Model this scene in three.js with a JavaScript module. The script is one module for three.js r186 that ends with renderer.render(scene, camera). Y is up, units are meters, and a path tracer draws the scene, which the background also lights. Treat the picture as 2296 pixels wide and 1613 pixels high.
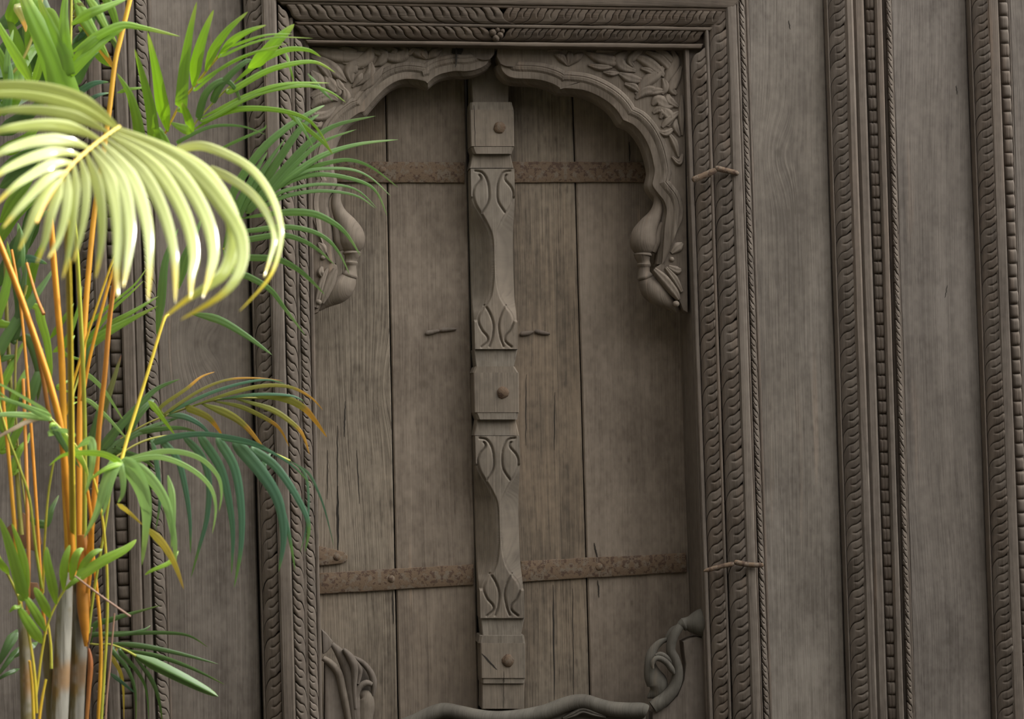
import * as THREE from 'three';
import { mergeGeometries, toCreasedNormals, mergeVertices } from 'three/addons/utils/BufferGeometryUtils.js';

// ---------------------------------------------------------------- camera, sky, sun, exposure
const scene = new THREE.Scene();
const W = 2296, H = 1613, FOV = 20.6;
const FPX = H / 2 / Math.tan(THREE.MathUtils.degToRad(FOV / 2));
const AIM = new THREE.Vector3(0, 1.6, 0), DIST = 4.45;
const YAW = THREE.MathUtils.degToRad(8), PITCH = THREE.MathUtils.degToRad(2), ROLL = THREE.MathUtils.degToRad(-1.1);
const camera = new THREE.PerspectiveCamera(FOV, W / H, 0.1, 60);
const look = new THREE.Vector3(Math.sin(YAW) * Math.cos(PITCH), Math.sin(PITCH), -Math.cos(YAW) * Math.cos(PITCH));
camera.position.copy(AIM).addScaledVector(look, -DIST);
camera.lookAt(AIM);
camera.rotateZ(ROLL);
camera.updateMatrixWorld(true);
camera.focus = DIST + 0.02;
camera.userData.fStop = 4.2;
scene.add(camera);

const SUN_DIR = new THREE.Vector3(0.77, 0.61, -0.18).normalize();
const SKY_GAIN = 1.0;
function hazySky() {
  const w = 256, h = 128, d = new Float32Array(w * h * 4);
  for (let j = 0; j < h; j++) for (let i = 0; i < w; i++) {
    const el = ((j + 0.5) / h - 0.5) * Math.PI, az = ((i + 0.5) / w - 0.5) * 2 * Math.PI;
    const x = Math.cos(el) * Math.cos(az), y = Math.sin(el), z = Math.cos(el) * Math.sin(az);
    const c = x * SUN_DIR.x + y * SUN_DIR.y + z * SUN_DIR.z;
    const g = Math.exp(-(1 - c) / 0.30), up = Math.max(0, y);
    let L = 0.15 + 0.05 * up + 3.5 * g;
    if (y < 0) L = 0.2;
    const k = (j * w + i) * 4;
    d[k] = L * (1.0); d[k + 1] = L * (0.99); d[k + 2] = L * (0.985 - 0.05 * g); d[k + 3] = 1;
  }
  const t = new THREE.DataTexture(d, w, h, THREE.RGBAFormat, THREE.FloatType);
  t.mapping = THREE.EquirectangularReflectionMapping; t.magFilter = THREE.LinearFilter; t.needsUpdate = true;
  return t;
}
const sky = hazySky();
scene.background = sky; scene.environment = sky;
scene.backgroundIntensity = SKY_GAIN; scene.environmentIntensity = SKY_GAIN;
const sun = new THREE.DirectionalLight(new THREE.Color(1.0, 0.95, 0.86), 1.7);
sun.position.copy(AIM).addScaledVector(SUN_DIR, 12); sun.target.position.copy(AIM);
sun.castShadow = true; sun.shadow.mapSize.set(4096, 4096);
Object.assign(sun.shadow.camera, { left: -6, right: 6, top: 6, bottom: -6, near: 0.5, far: 30 });
scene.add(sun, sun.target);
const renderer = new THREE.WebGLRenderer({ antialias: true });
renderer.toneMapping = THREE.LinearToneMapping;
renderer.toneMappingExposure = 3.75;
renderer.shadowMap.enabled = true;

// ---------------------------------------------------------------- helpers
let seed = 1234567;
const rnd = () => { seed = (seed + 0x6d2b79f5) | 0; let t = Math.imul(seed ^ (seed >>> 15), 1 | seed); t = (t + Math.imul(t ^ (t >>> 7), 61 | t)) ^ t; return ((t ^ (t >>> 14)) >>> 0) / 4294967296; };
const rr = (a, b) => a + (b - a) * rnd();
const lerp = (a, b, t) => a + (b - a) * t;
const clamp = (x, a = 0, b = 1) => Math.min(b, Math.max(a, x));
const sstep = (a, b, x) => { const t = clamp((x - a) / (b - a)); return t * t * (3 - 2 * t); };
const V3 = (x, y, z) => new THREE.Vector3(x, y, z);

// a sight line met with the plane z: where a thing seen at photo pixel (px, py) stands when it is z metres before the boards
const ex = new THREE.Vector3(), ey = new THREE.Vector3(), ez = new THREE.Vector3();
camera.matrixWorld.extractBasis(ex, ey, ez);
function P(px, py, z = 0) {
  const d = V3(0, 0, 0).addScaledVector(ez, -FPX).addScaledVector(ex, px - W / 2).addScaledVector(ey, -(py - H / 2));
  return d.multiplyScalar((z - camera.position.z) / d.z).add(camera.position);
}
const mpp = (p) => -V3(0, 0, 0).subVectors(p, camera.position).dot(ez) / FPX;

const taken = new Map();
function numbered(name) { const n = taken.get(name) ?? 0; taken.set(name, n + 1); return n ? name + '_' + String(n).padStart(3, '0') : name; }
function mesh(name, geo, mat, parent) {
  const m = new THREE.Mesh(geo, mat); m.name = numbered(name); m.castShadow = m.receiveShadow = true;
  (parent ?? scene).add(m); return m;
}
function group(name, parent) { const g = new THREE.Group(); g.name = numbered(name); (parent ?? scene).add(g); return g; }
function tag(o, label, category, more = {}) { o.userData.label = label; if (category) o.userData.category = category; Object.assign(o.userData, more); return o; }
// toCreasedNormals joins corners that lie within a centimetre, so small carving is enlarged for it
function creased(g, a) { g.scale(1000, 1000, 1000); const o = toCreasedNormals(g, a); o.scale(0.001, 0.001, 0.001); return o; }
function geoFrom(pos, idx, crease = 0.6, col) {
  const g = new THREE.BufferGeometry();
  g.setAttribute('position', new THREE.Float32BufferAttribute(pos, 3));
  g.setIndex(idx);
  if (col) g.setAttribute('color', new THREE.Float32BufferAttribute(col, 3));
  if (crease === null) { g.computeVertexNormals(); return g; }
  return creased(g, crease);
}
// texture coordinates in metres: grain runs along y, or along x where horiz; the picture spans 1 m by 2 m
function grainUV(g, { horiz = false, ou = 0, ov = 0 } = {}) {
  const p = g.attributes.position, uv = new Float32Array(p.count * 2);
  for (let i = 0; i < p.count; i++) {
    const x = p.getX(i), y = p.getY(i), z = p.getZ(i);
    const a = horiz ? y + z * 0.8 : x + z * 0.8, b = horiz ? x : y;
    uv[2 * i] = a + ou; uv[2 * i + 1] = (b + ov) / 2;
  }
  g.setAttribute('uv', new THREE.BufferAttribute(uv, 2));
  return g;
}

// ---------------------------------------------------------------- procedural pictures: wood grain, rust, cane
const hash = (x, y, s) => { let h = Math.imul(x, 374761393) + Math.imul(y, 668265263) + Math.imul(s, 974634777) | 0; h = Math.imul(h ^ (h >>> 13), 1274126177); return ((h ^ (h >>> 16)) >>> 0) / 4294967296; };
function vn(x, y, s) {
  const xi = Math.floor(x), yi = Math.floor(y), fx = x - xi, fy = y - yi, u = fx * fx * (3 - 2 * fx), v = fy * fy * (3 - 2 * fy);
  return lerp(lerp(hash(xi, yi, s), hash(xi + 1, yi, s), u), lerp(hash(xi, yi + 1, s), hash(xi + 1, yi + 1, s), u), v);
}
function fbm(x, y, s, n = 4) { let a = 0.5, t = 0, w = 0; for (let i = 0; i < n; i++) { t += a * vn(x, y, s + i); w += a; x *= 2.03; y *= 2.03; a *= 0.5; } return t / w; }
function picture(w, h, fn, srgb = true) {
  const d = new Uint8Array(w * h * 4), bump = new Uint8Array(w * h * 4);
  for (let j = 0; j < h; j++) for (let i = 0; i < w; i++) {
    const c = fn(i / w, j / h), k = (j * w + i) * 4;
    for (let q = 0; q < 3; q++) d[k + q] = clamp(Math.pow(clamp(c[q]), 1 / 2.2)) * 255;
    d[k + 3] = 255; bump[k] = bump[k + 1] = bump[k + 2] = clamp(c[3] ?? 0.5) * 255; bump[k + 3] = 255;
  }
  const make = (data, cs) => { const t = new THREE.DataTexture(data, w, h, THREE.RGBAFormat); t.colorSpace = cs; t.wrapS = t.wrapT = THREE.MirroredRepeatWrapping; t.magFilter = THREE.LinearFilter; t.needsUpdate = true; return t; };
  return { map: make(d, THREE.SRGBColorSpace), bump: make(bump, THREE.NoColorSpace) };
}
// old wood, 1 m across the grain by 2 m along it
function woodPicture(s, { w = 2048, h = 2048, lines = 0.5, soft = 0.35, dark, light, brown, knots = [], worn = 0.2, crack = 0.5 }) {
  return picture(w, h, (u, v) => {
    const x = u, y = v * 2;
    let g = x + (fbm(x * 2.2, y * 0.9, s, 3) - 0.5) * 0.05 + (vn(x * 7, y * 1.6, s + 7) - 0.5) * 0.012;
    let kn = 0, core = 0;
    for (const [kx, ky, kr, ka] of knots) {
      const dx = (x - kx) / kr, dy = (y - ky) / (kr * 2.3), q = dx * dx + dy * dy;
      if (q < 9) { g += ka * Math.exp(-q * 0.9); kn = Math.max(kn, Math.exp(-q * 0.8)); core = Math.max(core, Math.exp(-Math.pow(Math.hypot(x - kx, (y - ky) * 0.8) / (kr * 0.22), 2))); }
    }
    const rings = 0.5 + 0.5 * Math.sin(g * 2 * Math.PI * 62 + 5 * vn(g * 22, y * 0.5, s + 3));
    const n1 = vn(g * 760, y * 11, s + 11), n2 = vn(g * 340, y * 5.5, s + 12), n3 = vn(g * 46, y * 1.0, s + 13), n4 = fbm(x * 5, y * 3.4, s + 20, 4), n5 = fbm(x * 90, y * 60, s + 30, 3), n6 = fbm(x * 16, y * 9, s + 35, 3);
    const dash = sstep(0.74, 0.95, vn(g * 470, y * 42, s + 18));
    const seg = sstep(0.3, 0.7, fbm(x * 3, y * 1.3, s + 60, 3)), pore = Math.pow(1 - Math.abs(2 * vn(g * 420, y * 6.5, s + 15) - 1), 5), pore2 = Math.pow(1 - Math.abs(2 * vn(g * 190, y * 2, s + 16) - 1), 9);
    let t = 0.56 + lines * (0.50 * (n1 - 0.5) + 0.42 * (n2 - 0.5) - 0.40 * pore - 0.18 * pore2 + 0.16 * (rings - 0.5) * (0.35 + 1.8 * kn)) * (0.45 + 0.75 * seg) + soft * (0.6 * (n3 - 0.5) + 1.5 * (n4 - 0.5) + 0.9 * (n6 - 0.5) + 1.0 * (n5 - 0.5)) + lines * 0.12 - 0.28 * dash * (0.5 + 0.5 * lines);
    const ck = sstep(0.80, 0.93, vn(g * 95, y * 1.1, s + 41)) * sstep(0.5, 0.8, vn(x * 9, y * 1.7, s + 42)) * crack;
    t -= ck * 0.55 + core * 0.45;
    const wr = worn * sstep(0.62, 0.85, fbm(g * 60, y * 3, s + 50, 3)) * sstep(0.5, 0.7, fbm(x * 4, y * 1.6, s + 51, 3));
    const b = sstep(0.38, 0.68, fbm(x * 3.1, y * 1.1, s + 70, 4));
    const c = [0, 1, 2].map((q) => { const lo = dark[q], hi = lerp(light[q], brown[q], b); return lerp(lo, hi, clamp(t)) * (1 + wr * [0.8, 0.6, 0.45][q]); });
    c[3] = 0.62 + lines * (0.25 * (n1 - 0.5) + 0.3 * (n2 - 0.5) - 0.42 * pore - 0.3 * pore2) + 0.12 * (rings - 0.5) * (0.4 + kn) - ck * 0.5 - core * 0.35 + 0.10 * (n5 - 0.5);
    return c;
  });
}
const boardWood = woodPicture(3, { lines: 0.50, soft: 0.60, dark: [0.115, 0.094, 0.080], light: [0.262, 0.228, 0.203], brown: [0.235, 0.200, 0.172], knots: [[0.26, 0.62, 0.048, 0.055], [0.72, 1.30, 0.036, 0.030]], worn: 0.35, crack: 0.5 });
const doorWood = woodPicture(17, { lines: 0.92, soft: 0.55, dark: [0.082, 0.064, 0.047], light: [0.262, 0.222, 0.176], brown: [0.238, 0.182, 0.132], knots: [[0.16, 0.84, 0.035, 0.03]], worn: 0.3, crack: 0.9 });
const carveWood = woodPicture(29, { w: 1024, h: 2048, lines: 0.55, soft: 0.50, dark: [0.100, 0.080, 0.064], light: [0.238, 0.205, 0.176], brown: [0.225, 0.180, 0.145], worn: 0.5, crack: 0.3 });
const rustPic = picture(512, 512, (u, v) => {
  const a = fbm(u * 22, v * 22, 5, 3), b = fbm(u * 70, v * 70, 9, 3), c = fbm(u * 5, v * 5, 13, 3);
  const spot = sstep(0.53, 0.61, a * 0.62 + b * 0.38 + (c - 0.5) * 0.22), pale = sstep(0.5, 0.7, fbm(u * 14, v * 14, 21, 3));
  const base = [0.145, 0.095, 0.056], rust = [0.062, 0.031, 0.017], grey = [0.165, 0.130, 0.094];
  const m = [0, 1, 2].map((q) => lerp(lerp(base[q], grey[q], pale * 0.8), rust[q], spot * 0.85) * (0.8 + 0.4 * b));
  m[3] = 0.6 - 0.35 * spot + 0.3 * (b - 0.5); return m;
});
rustPic.map.repeat.set(7, 14); rustPic.bump.repeat.set(7, 14);
const trunkPic = picture(256, 512, (u, v) => {
  const a = fbm(u * 6, v * 5, 77, 4), b = fbm(u * 30, v * 6, 81, 3), s = sstep(0.36, 0.55, a), o = sstep(0.55, 0.72, fbm(u * 3, v * 3, 88, 3));
  const grey = [0.30, 0.28, 0.235], olive = [0.17, 0.135, 0.05], orange = [0.30, 0.14, 0.025];
  const m = [0, 1, 2].map((q) => lerp(lerp(grey[q], olive[q], s), orange[q], o * 0.7) * (0.7 + 0.6 * b));
  m[3] = b; return m;
});
const woodMat = (pic, tint, bump, rough = 0.86) => new THREE.MeshStandardMaterial({ map: pic.map, bumpMap: pic.bump, bumpScale: bump, color: new THREE.Color(...tint), roughness: rough });
const M = {
  board: woodMat(boardWood, [0.86, 0.86, 0.81], 0.0012), boardGrey: woodMat(boardWood, [0.74, 0.735, 0.71], 0.0012), boardLeft: woodMat(boardWood, [0.78, 0.76, 0.72], 0.0010),
  doorPale: woodMat(doorWood, [0.98, 0.95, 0.90], 0.0009), doorMid: woodMat(doorWood, [0.96, 0.93, 0.87], 0.0008), doorSmooth: woodMat(boardWood, [1.04, 0.965, 0.84], 0.0012),
  post: woodMat(carveWood, [0.92, 0.92, 0.86], 0.0010), carve: woodMat(carveWood, [0.66, 0.625, 0.585], 0.0010), carveDark: woodMat(carveWood, [0.68, 0.64, 0.60], 0.0010),
  lintel: woodMat(carveWood, [0.53, 0.475, 0.41], 0.0010), bracket: woodMat(carveWood, [0.80, 0.76, 0.69], 0.0010), rail: woodMat(carveWood, [0.45, 0.47, 0.44], 0.0010),
  rust: new THREE.MeshStandardMaterial({ map: rustPic.map, bumpMap: rustPic.bump, bumpScale: 0.0005, roughness: 0.8, metalness: 0.15 }),
  rustPlain: new THREE.MeshStandardMaterial({ map: rustPic.map, bumpMap: rustPic.bump, bumpScale: 0.0008, color: new THREE.Color(0.75, 0.72, 0.70), roughness: 0.9 }),
  plaster: new THREE.MeshStandardMaterial({ color: new THREE.Color(0.30, 0.27, 0.23), roughness: 0.95 }),
  sideWall: new THREE.MeshStandardMaterial({ color: new THREE.Color(0.07, 0.065, 0.055), roughness: 0.95 }),
  earth: new THREE.MeshStandardMaterial({ color: new THREE.Color(0.045, 0.04, 0.03), roughness: 1 }),
};

// ---------------------------------------------------------------- solid builders
// a long member between two edges given in photo pixels (left and right x at the top row and at the bottom row), its face z metres out, its back at zb
function strip(e, zf, zb, { bev = 0.003, wob = 0.4, n = 26, prof = null, horiz = false, ou = 0, ov = 0 } = {}) {
  const [yT, yB, lT, rT, lB, rB] = e;
  prof = prof ?? [[0, -1], [0, 0], [1, 0], [1, -1]];
  const pos = [], idx = [];
  const at = (px, py, z) => P(px, py, zf).setZ(z);
  const rows = [];
  let w0 = 0, w1 = 0;
  for (let i = 0; i <= n; i++) {
    const t = i / n, y = lerp(yT, yB, t);
    w0 = w0 * 0.7 + rr(-1, 1) * wob; w1 = w1 * 0.7 + rr(-1, 1) * wob;
    const a = at(lerp(lT, lB, t) + w0, y, zf), b = at(lerp(rT, rB, t) + w1, y, zf), row = [];
    const dir = V3(0, 0, 0).subVectors(b, a), len = dir.length(), f = Math.min(0.3, bev / len);
    row.push([a.x, a.y, zb], [a.x, a.y, zf - bev]);
    if (prof.length > 4) for (const [q, dz] of prof) { const p = V3(0, 0, 0).lerpVectors(a, b, q); row.push([p.x, p.y, zf + dz]); }
    else { const p = V3(0, 0, 0).lerpVectors(a, b, f), q = V3(0, 0, 0).lerpVectors(a, b, 1 - f); row.push([p.x, p.y, zf], [q.x, q.y, zf]); }
    row.push([b.x, b.y, zf - bev], [b.x, b.y, zb]);
    rows.push(row);
  }
  const c = rows[0].length;
  for (const r of rows) for (const p of r) pos.push(...p);
  for (let i = 0; i < n; i++) for (let j = 0; j < c - 1; j++) { const a = i * c + j; idx.push(a, a + c, a + 1, a + 1, a + c, a + c + 1); }
  for (let j = 1; j < c - 1; j++) { idx.push(0, j, j + 1); const o = n * c; idx.push(o, o + j + 1, o + j); }
  return grainUV(geoFrom(pos, idx, 0.5), { horiz, ou, ov });
}
// a plate cut to an outline in photo pixels
function plate(pts, zf, zb, { bev = 0.003, ou = 0, ov = 0, horiz = false, holes = [] } = {}) {
  const sh = new THREE.Shape(pts.map(([x, y]) => { const p = P(x, y, zf); return new THREE.Vector2(p.x, p.y); }));
  for (const h of holes) sh.holes.push(new THREE.Path(h.map(([x, y]) => { const p = P(x, y, zf); return new THREE.Vector2(p.x, p.y); })));
  const g = new THREE.ExtrudeGeometry(sh, { depth: zf - zb - bev, bevelEnabled: bev > 0, bevelThickness: bev, bevelSize: bev * 0.7, bevelOffset: -bev * 0.7, bevelSegments: 2, curveSegments: 4 });
  g.translate(0, 0, zb);
  g.deleteAttribute('uv'); g.deleteAttribute('normal');
  return grainUV(creased(g, 0.6), { ou, ov, horiz });
}
function smooth(pts, n, closed = false) {   // Catmull-Rom through rows of numbers
  const out = [], m = pts.length;
  const c = (i) => pts[clamp(i, 0, m - 1)];
  for (let k = 0; k <= n; k++) {
    const f = k / n * (m - 1), i = Math.min(m - 2, Math.floor(f)), t = f - i, a = c(i - 1), b = c(i), d = c(i + 1), e = c(i + 2);
    out.push(b.map((_, q) => 0.5 * (2 * b[q] + (d[q] - a[q]) * t + (2 * a[q] - 5 * b[q] + 4 * d[q] - e[q]) * t * t + (3 * b[q] - a[q] - 3 * d[q] + e[q]) * t * t * t)));
  }
  return out;
}
// a carved tongue: ridge along [px, py, half width], lying on the plane z
function tongue(pts, z, h, { n = 18, vein = 0.35, flat = 0.7 } = {}) {
  const sp = smooth(pts, n), pos = [], idx = [], m = 9;
  const q = sp.map(([x, y]) => P(x, y, z)), wmax = Math.max(...sp.map((s) => s[2]));
  for (let i = 0; i <= n; i++) {
    const a = q[Math.max(0, i - 1)], b = q[Math.min(n, i + 1)], d = V3(b.x - a.x, b.y - a.y, 0).normalize(), s = V3(-d.y, d.x, 0), w = Math.max(0.3, sp[i][2]) * mpp(q[i]);
    const hh = h * Math.pow(clamp(sp[i][2] / wmax, 0.05), 0.7);
    for (let j = 0; j < m; j++) {
      const t = j / (m - 1) * 2 - 1, k = Math.pow(Math.max(0, 1 - t * t), flat) - vein * Math.exp(-Math.pow(t / 0.25, 2));
      pos.push(q[i].x + s.x * t * w, q[i].y + s.y * t * w, z + hh * k - 0.002 * (Math.abs(t) > 0.99));
    }
  }
  for (let i = 0; i < n; i++) for (let j = 0; j < m - 1; j++) { const a = i * m + j; idx.push(a, a + 1, a + m, a + 1, a + m + 1, a + m); }
  return grainUV(geoFrom(pos, idx, null));
}
// a turned or carved round member along [px, py, radius]
function round(pts, z, { n = 28, k = 14, flat = 1, dz = null, crease = 0.9 } = {}) {
  const sp = smooth(pts, n), pos = [], idx = [];
  const q = sp.map((s) => P(s[0], s[1], s.length > 3 ? s[3] : z));
  for (let i = 0; i <= n; i++) {
    const d = V3(0, 0, 0).subVectors(q[Math.min(n, i + 1)], q[Math.max(0, i - 1)]).normalize(), s = V3(0, 0, 1).cross(d).normalize(), o = V3(0, 0, 0).crossVectors(d, s), r = Math.max(0.2, sp[i][2]) * mpp(q[i]);
    for (let j = 0; j < k; j++) { const a = j / k * 2 * Math.PI, v = q[i].clone().addScaledVector(s, Math.cos(a) * r).addScaledVector(o, Math.sin(a) * r * flat); pos.push(v.x, v.y, v.z); }
  }
  for (let i = 0; i < n; i++) for (let j = 0; j < k; j++) { const a = i * k + j, b = i * k + (j + 1) % k; idx.push(a, b, a + k, b, b + k, a + k); }
  for (const [o, dir] of [[0, 1], [n, -1]]) { const c = pos.length / 3; pos.push(q[o].x, q[o].y, q[o].z); for (let j = 0; j < k; j++) { const a = o * k + j, b = o * k + (j + 1) % k; dir > 0 ? idx.push(c, b, a) : idx.push(c, a, b); } }
  return grainUV(geoFrom(pos, idx, crease));
}
function dome(px, py, r, z, h, { k = 16, jag = 0.08, rings = 5 } = {}) {
  const c = P(px, py, z), R = r * mpp(c), pos = [c.x, c.y, z + h], idx = [], ja = Array.from({ length: k }, () => 1 + rr(-jag, jag));
  for (let i = 1; i <= rings; i++) for (let j = 0; j < k; j++) { const a = j / k * 2 * Math.PI, t = i / rings, q = R * Math.sin(t * Math.PI / 2) * ja[j]; pos.push(c.x + Math.cos(a) * q, c.y + Math.sin(a) * q, z + h * Math.cos(t * Math.PI / 2) * (1 + rr(-0.05, 0.05))); }
  for (let j = 0; j < k; j++) pos.push(c.x + Math.cos(j / k * 2 * Math.PI) * R * ja[j], c.y + Math.sin(j / k * 2 * Math.PI) * R * ja[j], z - 0.004);
  for (let j = 0; j < k; j++) { idx.push(0, 1 + j, 1 + (j + 1) % k); for (let i = 0; i < rings; i++) { const a = 1 + i * k + j, b = 1 + i * k + (j + 1) % k; idx.push(a, a + k, b, b, a + k, b + k); } }
  return grainUV(geoFrom(pos, idx, 0.7));
}

// ---------------------------------------------------------------- carved bands: every overlapping leaf and every bead a piece of its own
const T = [0, 0.02, 0.045, 0.085, 0.15, 0.25, 0.35, 0.42, 0.455, 0.48, 0.505, 0.54, 0.59, 0.68, 0.78, 0.87, 0.925, 0.96, 0.982, 1];
function leafPiece(w, L, { d, zl, zr, c = 0.0025, vary = 0, amp = 1, mx = 1, my = 1 }) {
  const nu = 20, pos = [], idx = [], sh = rr(-vary, vary), se = 0.47 + rr(-vary, vary) * 0.6, cols = nu + 2, rowsN = T.length + 2;
  const S = (u) => amp * (-0.72 * Math.exp(-u / 0.16) + 0.06 * u + (0.24 + sh) * sstep(0.55, 1.02, u));
  for (let j = -1; j <= T.length; j++) for (let i = -1; i <= nu; i++) {
    const u = clamp(i / (nu - 1)), t = T[clamp(j, 0, T.length - 1)], skirt = i < 0 || i === nu || j < 0 || j === T.length;
    const lobe = (1 - Math.pow(Math.abs(2 * t - 1), 15)) * (0.9 + 0.2 * t) - 0.30;
    const tt = (t - se - 0.10 * Math.exp(-(u - 0.32) / 0.1) * (u > 0.3 ? 1 : 0)) / 0.045;
    const vein = 0.85 * Math.exp(-tt * tt) * sstep(0.28, 0.58, u) * (1 - 0.5 * sstep(0.85, 1, u));
    const inner = 0.30 * sstep(0.3, 0.6, u) * (t > se ? 0 : 1) * sstep(0, 0.3, t);
    const z = lerp(zl, zr, u) + c * Math.sin(Math.PI * u) + d * (lobe - vein + inner) * 0.8 * (0.35 + 0.65 * sstep(0, 0.18, u)) * (1 - 0.45 * sstep(0.88, 1, u));
    pos.push(mx * (u - 0.5) * w, my * L * (t - 0.5 + S(u)), skirt ? z - 0.012 : z);
  }
  for (let j = 0; j < rowsN - 1; j++) for (let i = 0; i < cols - 1; i++) { const a = j * cols + i; mx * my > 0 ? idx.push(a, a + 1, a + cols, a + 1, a + cols + 1, a + cols) : idx.push(a, a + cols, a + 1, a + 1, a + cols, a + cols + 1); }
  return grainUV(geoFrom(pos, idx, 1.0), { ou: rr(0, 1), ov: rr(0, 2) });
}
function beadPiece(w, L, h, split) {
  const n = 12, pos = [], idx = [], j0 = rr(-0.06, 0.06);
  for (let j = 0; j <= n; j++) for (let i = 0; i <= n; i++) {
    const a = i / n * 2 - 1, b = j / n * 2 - 1, f = Math.pow(Math.max(0, (1 - Math.pow(Math.abs(a), 3.2)) * (1 - Math.pow(Math.abs(b), 4))), 0.6);
    pos.push(a * w / 2 * (1 - 0.08 * b * b), b * L / 2 * (1.03 + j0 * 0.5) * (1 - 0.06 * a * a), h * f * (1 + 0.1 * a) - (split ? 0.006 * Math.exp(-Math.pow((a + 0.25) / 0.10, 2)) : 0) - (f < 0.01 ? 0.001 : 0));
  }
  for (let j = 0; j < n; j++) for (let i = 0; i < n; i++) { const a = j * (n + 1) + i; idx.push(a, a + 1, a + n + 1, a + 1, a + n + 2, a + n + 1); }
  return grainUV(geoFrom(pos, idx, 1.0), { ou: rr(0, 1), ov: rr(0, 2) });
}
// vertical band: centre x at photo rows 0 and 1613, width and period in pixels
function band(parent, { name = 'carved_leaf', xT, xB, w, L, zl = 0.02, zr = 0.02, d = 0.0060, c = 0.0025, mirror = false, mat = M.carve, y0 = -150, y1 = 1770, phase = 0, bead = false, h = 0.012, split = false, vary = 0.06, amp = 1 }) {
  const zc = (zl + zr) / 2, A = P(xT, 0, zc), B = P(xB, 1613, zc), ax = V3(0, 0, 0).subVectors(A, B).normalize(), s = mpp(V3(0, 0, 0).lerpVectors(A, B, 0.5)), ang = Math.atan2(-ax.x, ax.y);
  const kinds = Array.from({ length: 5 }, () => bead ? beadPiece(w * s, L * s, h, split) : leafPiece(w * s, L * s, { d, zl: (mirror ? zr : zl) - zc, zr: (mirror ? zl : zr) - zc, c, vary, amp, mx: mirror ? -1 : 1 }));
  const top = V3(0, 0, 0).lerpVectors(A, B, y0 / 1613), len = (y1 - y0) * A.distanceTo(B) / 1613, n = Math.floor(len / (L * s));
  let along = phase * L * s;
  for (let i = 0; i < n; i++) {
    const f = rr(0.95, 1.05), m = mesh(name, kinds[Math.floor(rnd() * 5)], mat, parent);
    m.position.copy(top).addScaledVector(ax, -along - L * s * 0.5); m.rotation.z = ang + rr(-0.02, 0.02) * (bead ? 1 : 0.5); m.position.z = zc + rr(-0.0008, 0.0008); m.position.x += rr(-0.0006, 0.0006);
    m.scale.set(1, bead ? f : 1, rr(0.85, 1.15));
    along += L * s * (bead ? rr(0.98, 1.02) : 1);
  }
}
// level band along the lintel
function levelBand(parent, { xA, yA, xB, yB, w, L, zl, zr, d = 0.006, c = 0.0025, flip = false, mat = M.lintel, vary = 0.06 }) {
  const zc = (zl + zr) / 2, A = P(xA, yA, zc), B = P(xB, yB, zc), ax = V3(0, 0, 0).subVectors(B, A), len = ax.length(), s = mpp(A), n = Math.max(1, Math.round(len / (L * s))), step = len / n, ang = Math.atan2(ax.y, ax.x);
  ax.normalize();
  const kinds = Array.from({ length: 5 }, () => leafPiece(w * s, step, { d, zl: zl - zc, zr: zr - zc, c, vary, my: flip ? -1 : 1 }));
  for (let i = 0; i < n; i++) {
    const g = kinds[Math.floor(rnd() * 5)], m = mesh('carved_leaf', g, mat, parent);
    m.position.copy(A).addScaledVector(ax, step * (i + 0.5)); m.position.z = zc + rr(-0.0008, 0.0008);
    m.rotation.z = ang + Math.PI / 2; m.scale.set(1, 1, rr(0.85, 1.15));
  }
}

// ---------------------------------------------------------------- the setting: ground, walls, plank facing
const TOP = -620, FOOT = 2392;   // photo rows that reach 3 m up and the ground
const S_ = { kind: 'structure' };
const boxGeo = (x0, x1, y0, y1, z0, z1) => { const g = new THREE.BoxGeometry(x1 - x0, y1 - y0, z1 - z0); g.translate((x0 + x1) / 2, (y0 + y1) / 2, (z0 + z1) / 2); return g; };
tag(mesh('floor', boxGeo(-3.2, 4.8, -0.2, 0, -0.6, 7.2), M.earth), 'bare brown earth floor before the carved wooden front', 'floor', S_);
const wallBack = tag(mesh('wall_back', boxGeo(-3.2, 4.8, 0, 4.6, -0.45, -0.20), M.plaster), 'weathered wall of wide grey brown vertical planks behind the carved trim', 'wall', S_);
tag(mesh('wall_left', boxGeo(-3.2, -2.7, 0, 5.5, -0.20, 6.5), M.sideWall), 'plain courtyard wall to the left of the palm', 'wall', S_);

tag(mesh('wall_right', boxGeo(4.5, 4.8, 0, 2.6, -0.20, 7), M.sideWall), 'plain courtyard wall to the right', 'wall', S_);
tag(mesh('veranda_roof', boxGeo(-3.2, 4.8, 3.3, 3.45, 3.4, 7.2), M.carveDark), 'plain wooden veranda roof across the courtyard', 'roof', S_);
tag(mesh('wall_front', boxGeo(-3.2, 4.8, 0, 3.3, 7.0, 7.2), M.sideWall), 'plain courtyard wall facing the carved front', 'wall', S_);
// strip whose edges are given at rows 0 and 1613, carried on to rows a and b
const long = (l0, r0, l1, r1, a = TOP, b = FOOT) => [a, b, lerp(l0, l1, a / 1613), lerp(r0, r1, a / 1613), lerp(l0, l1, b / 1613), lerp(r0, r1, b / 1613)];
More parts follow.
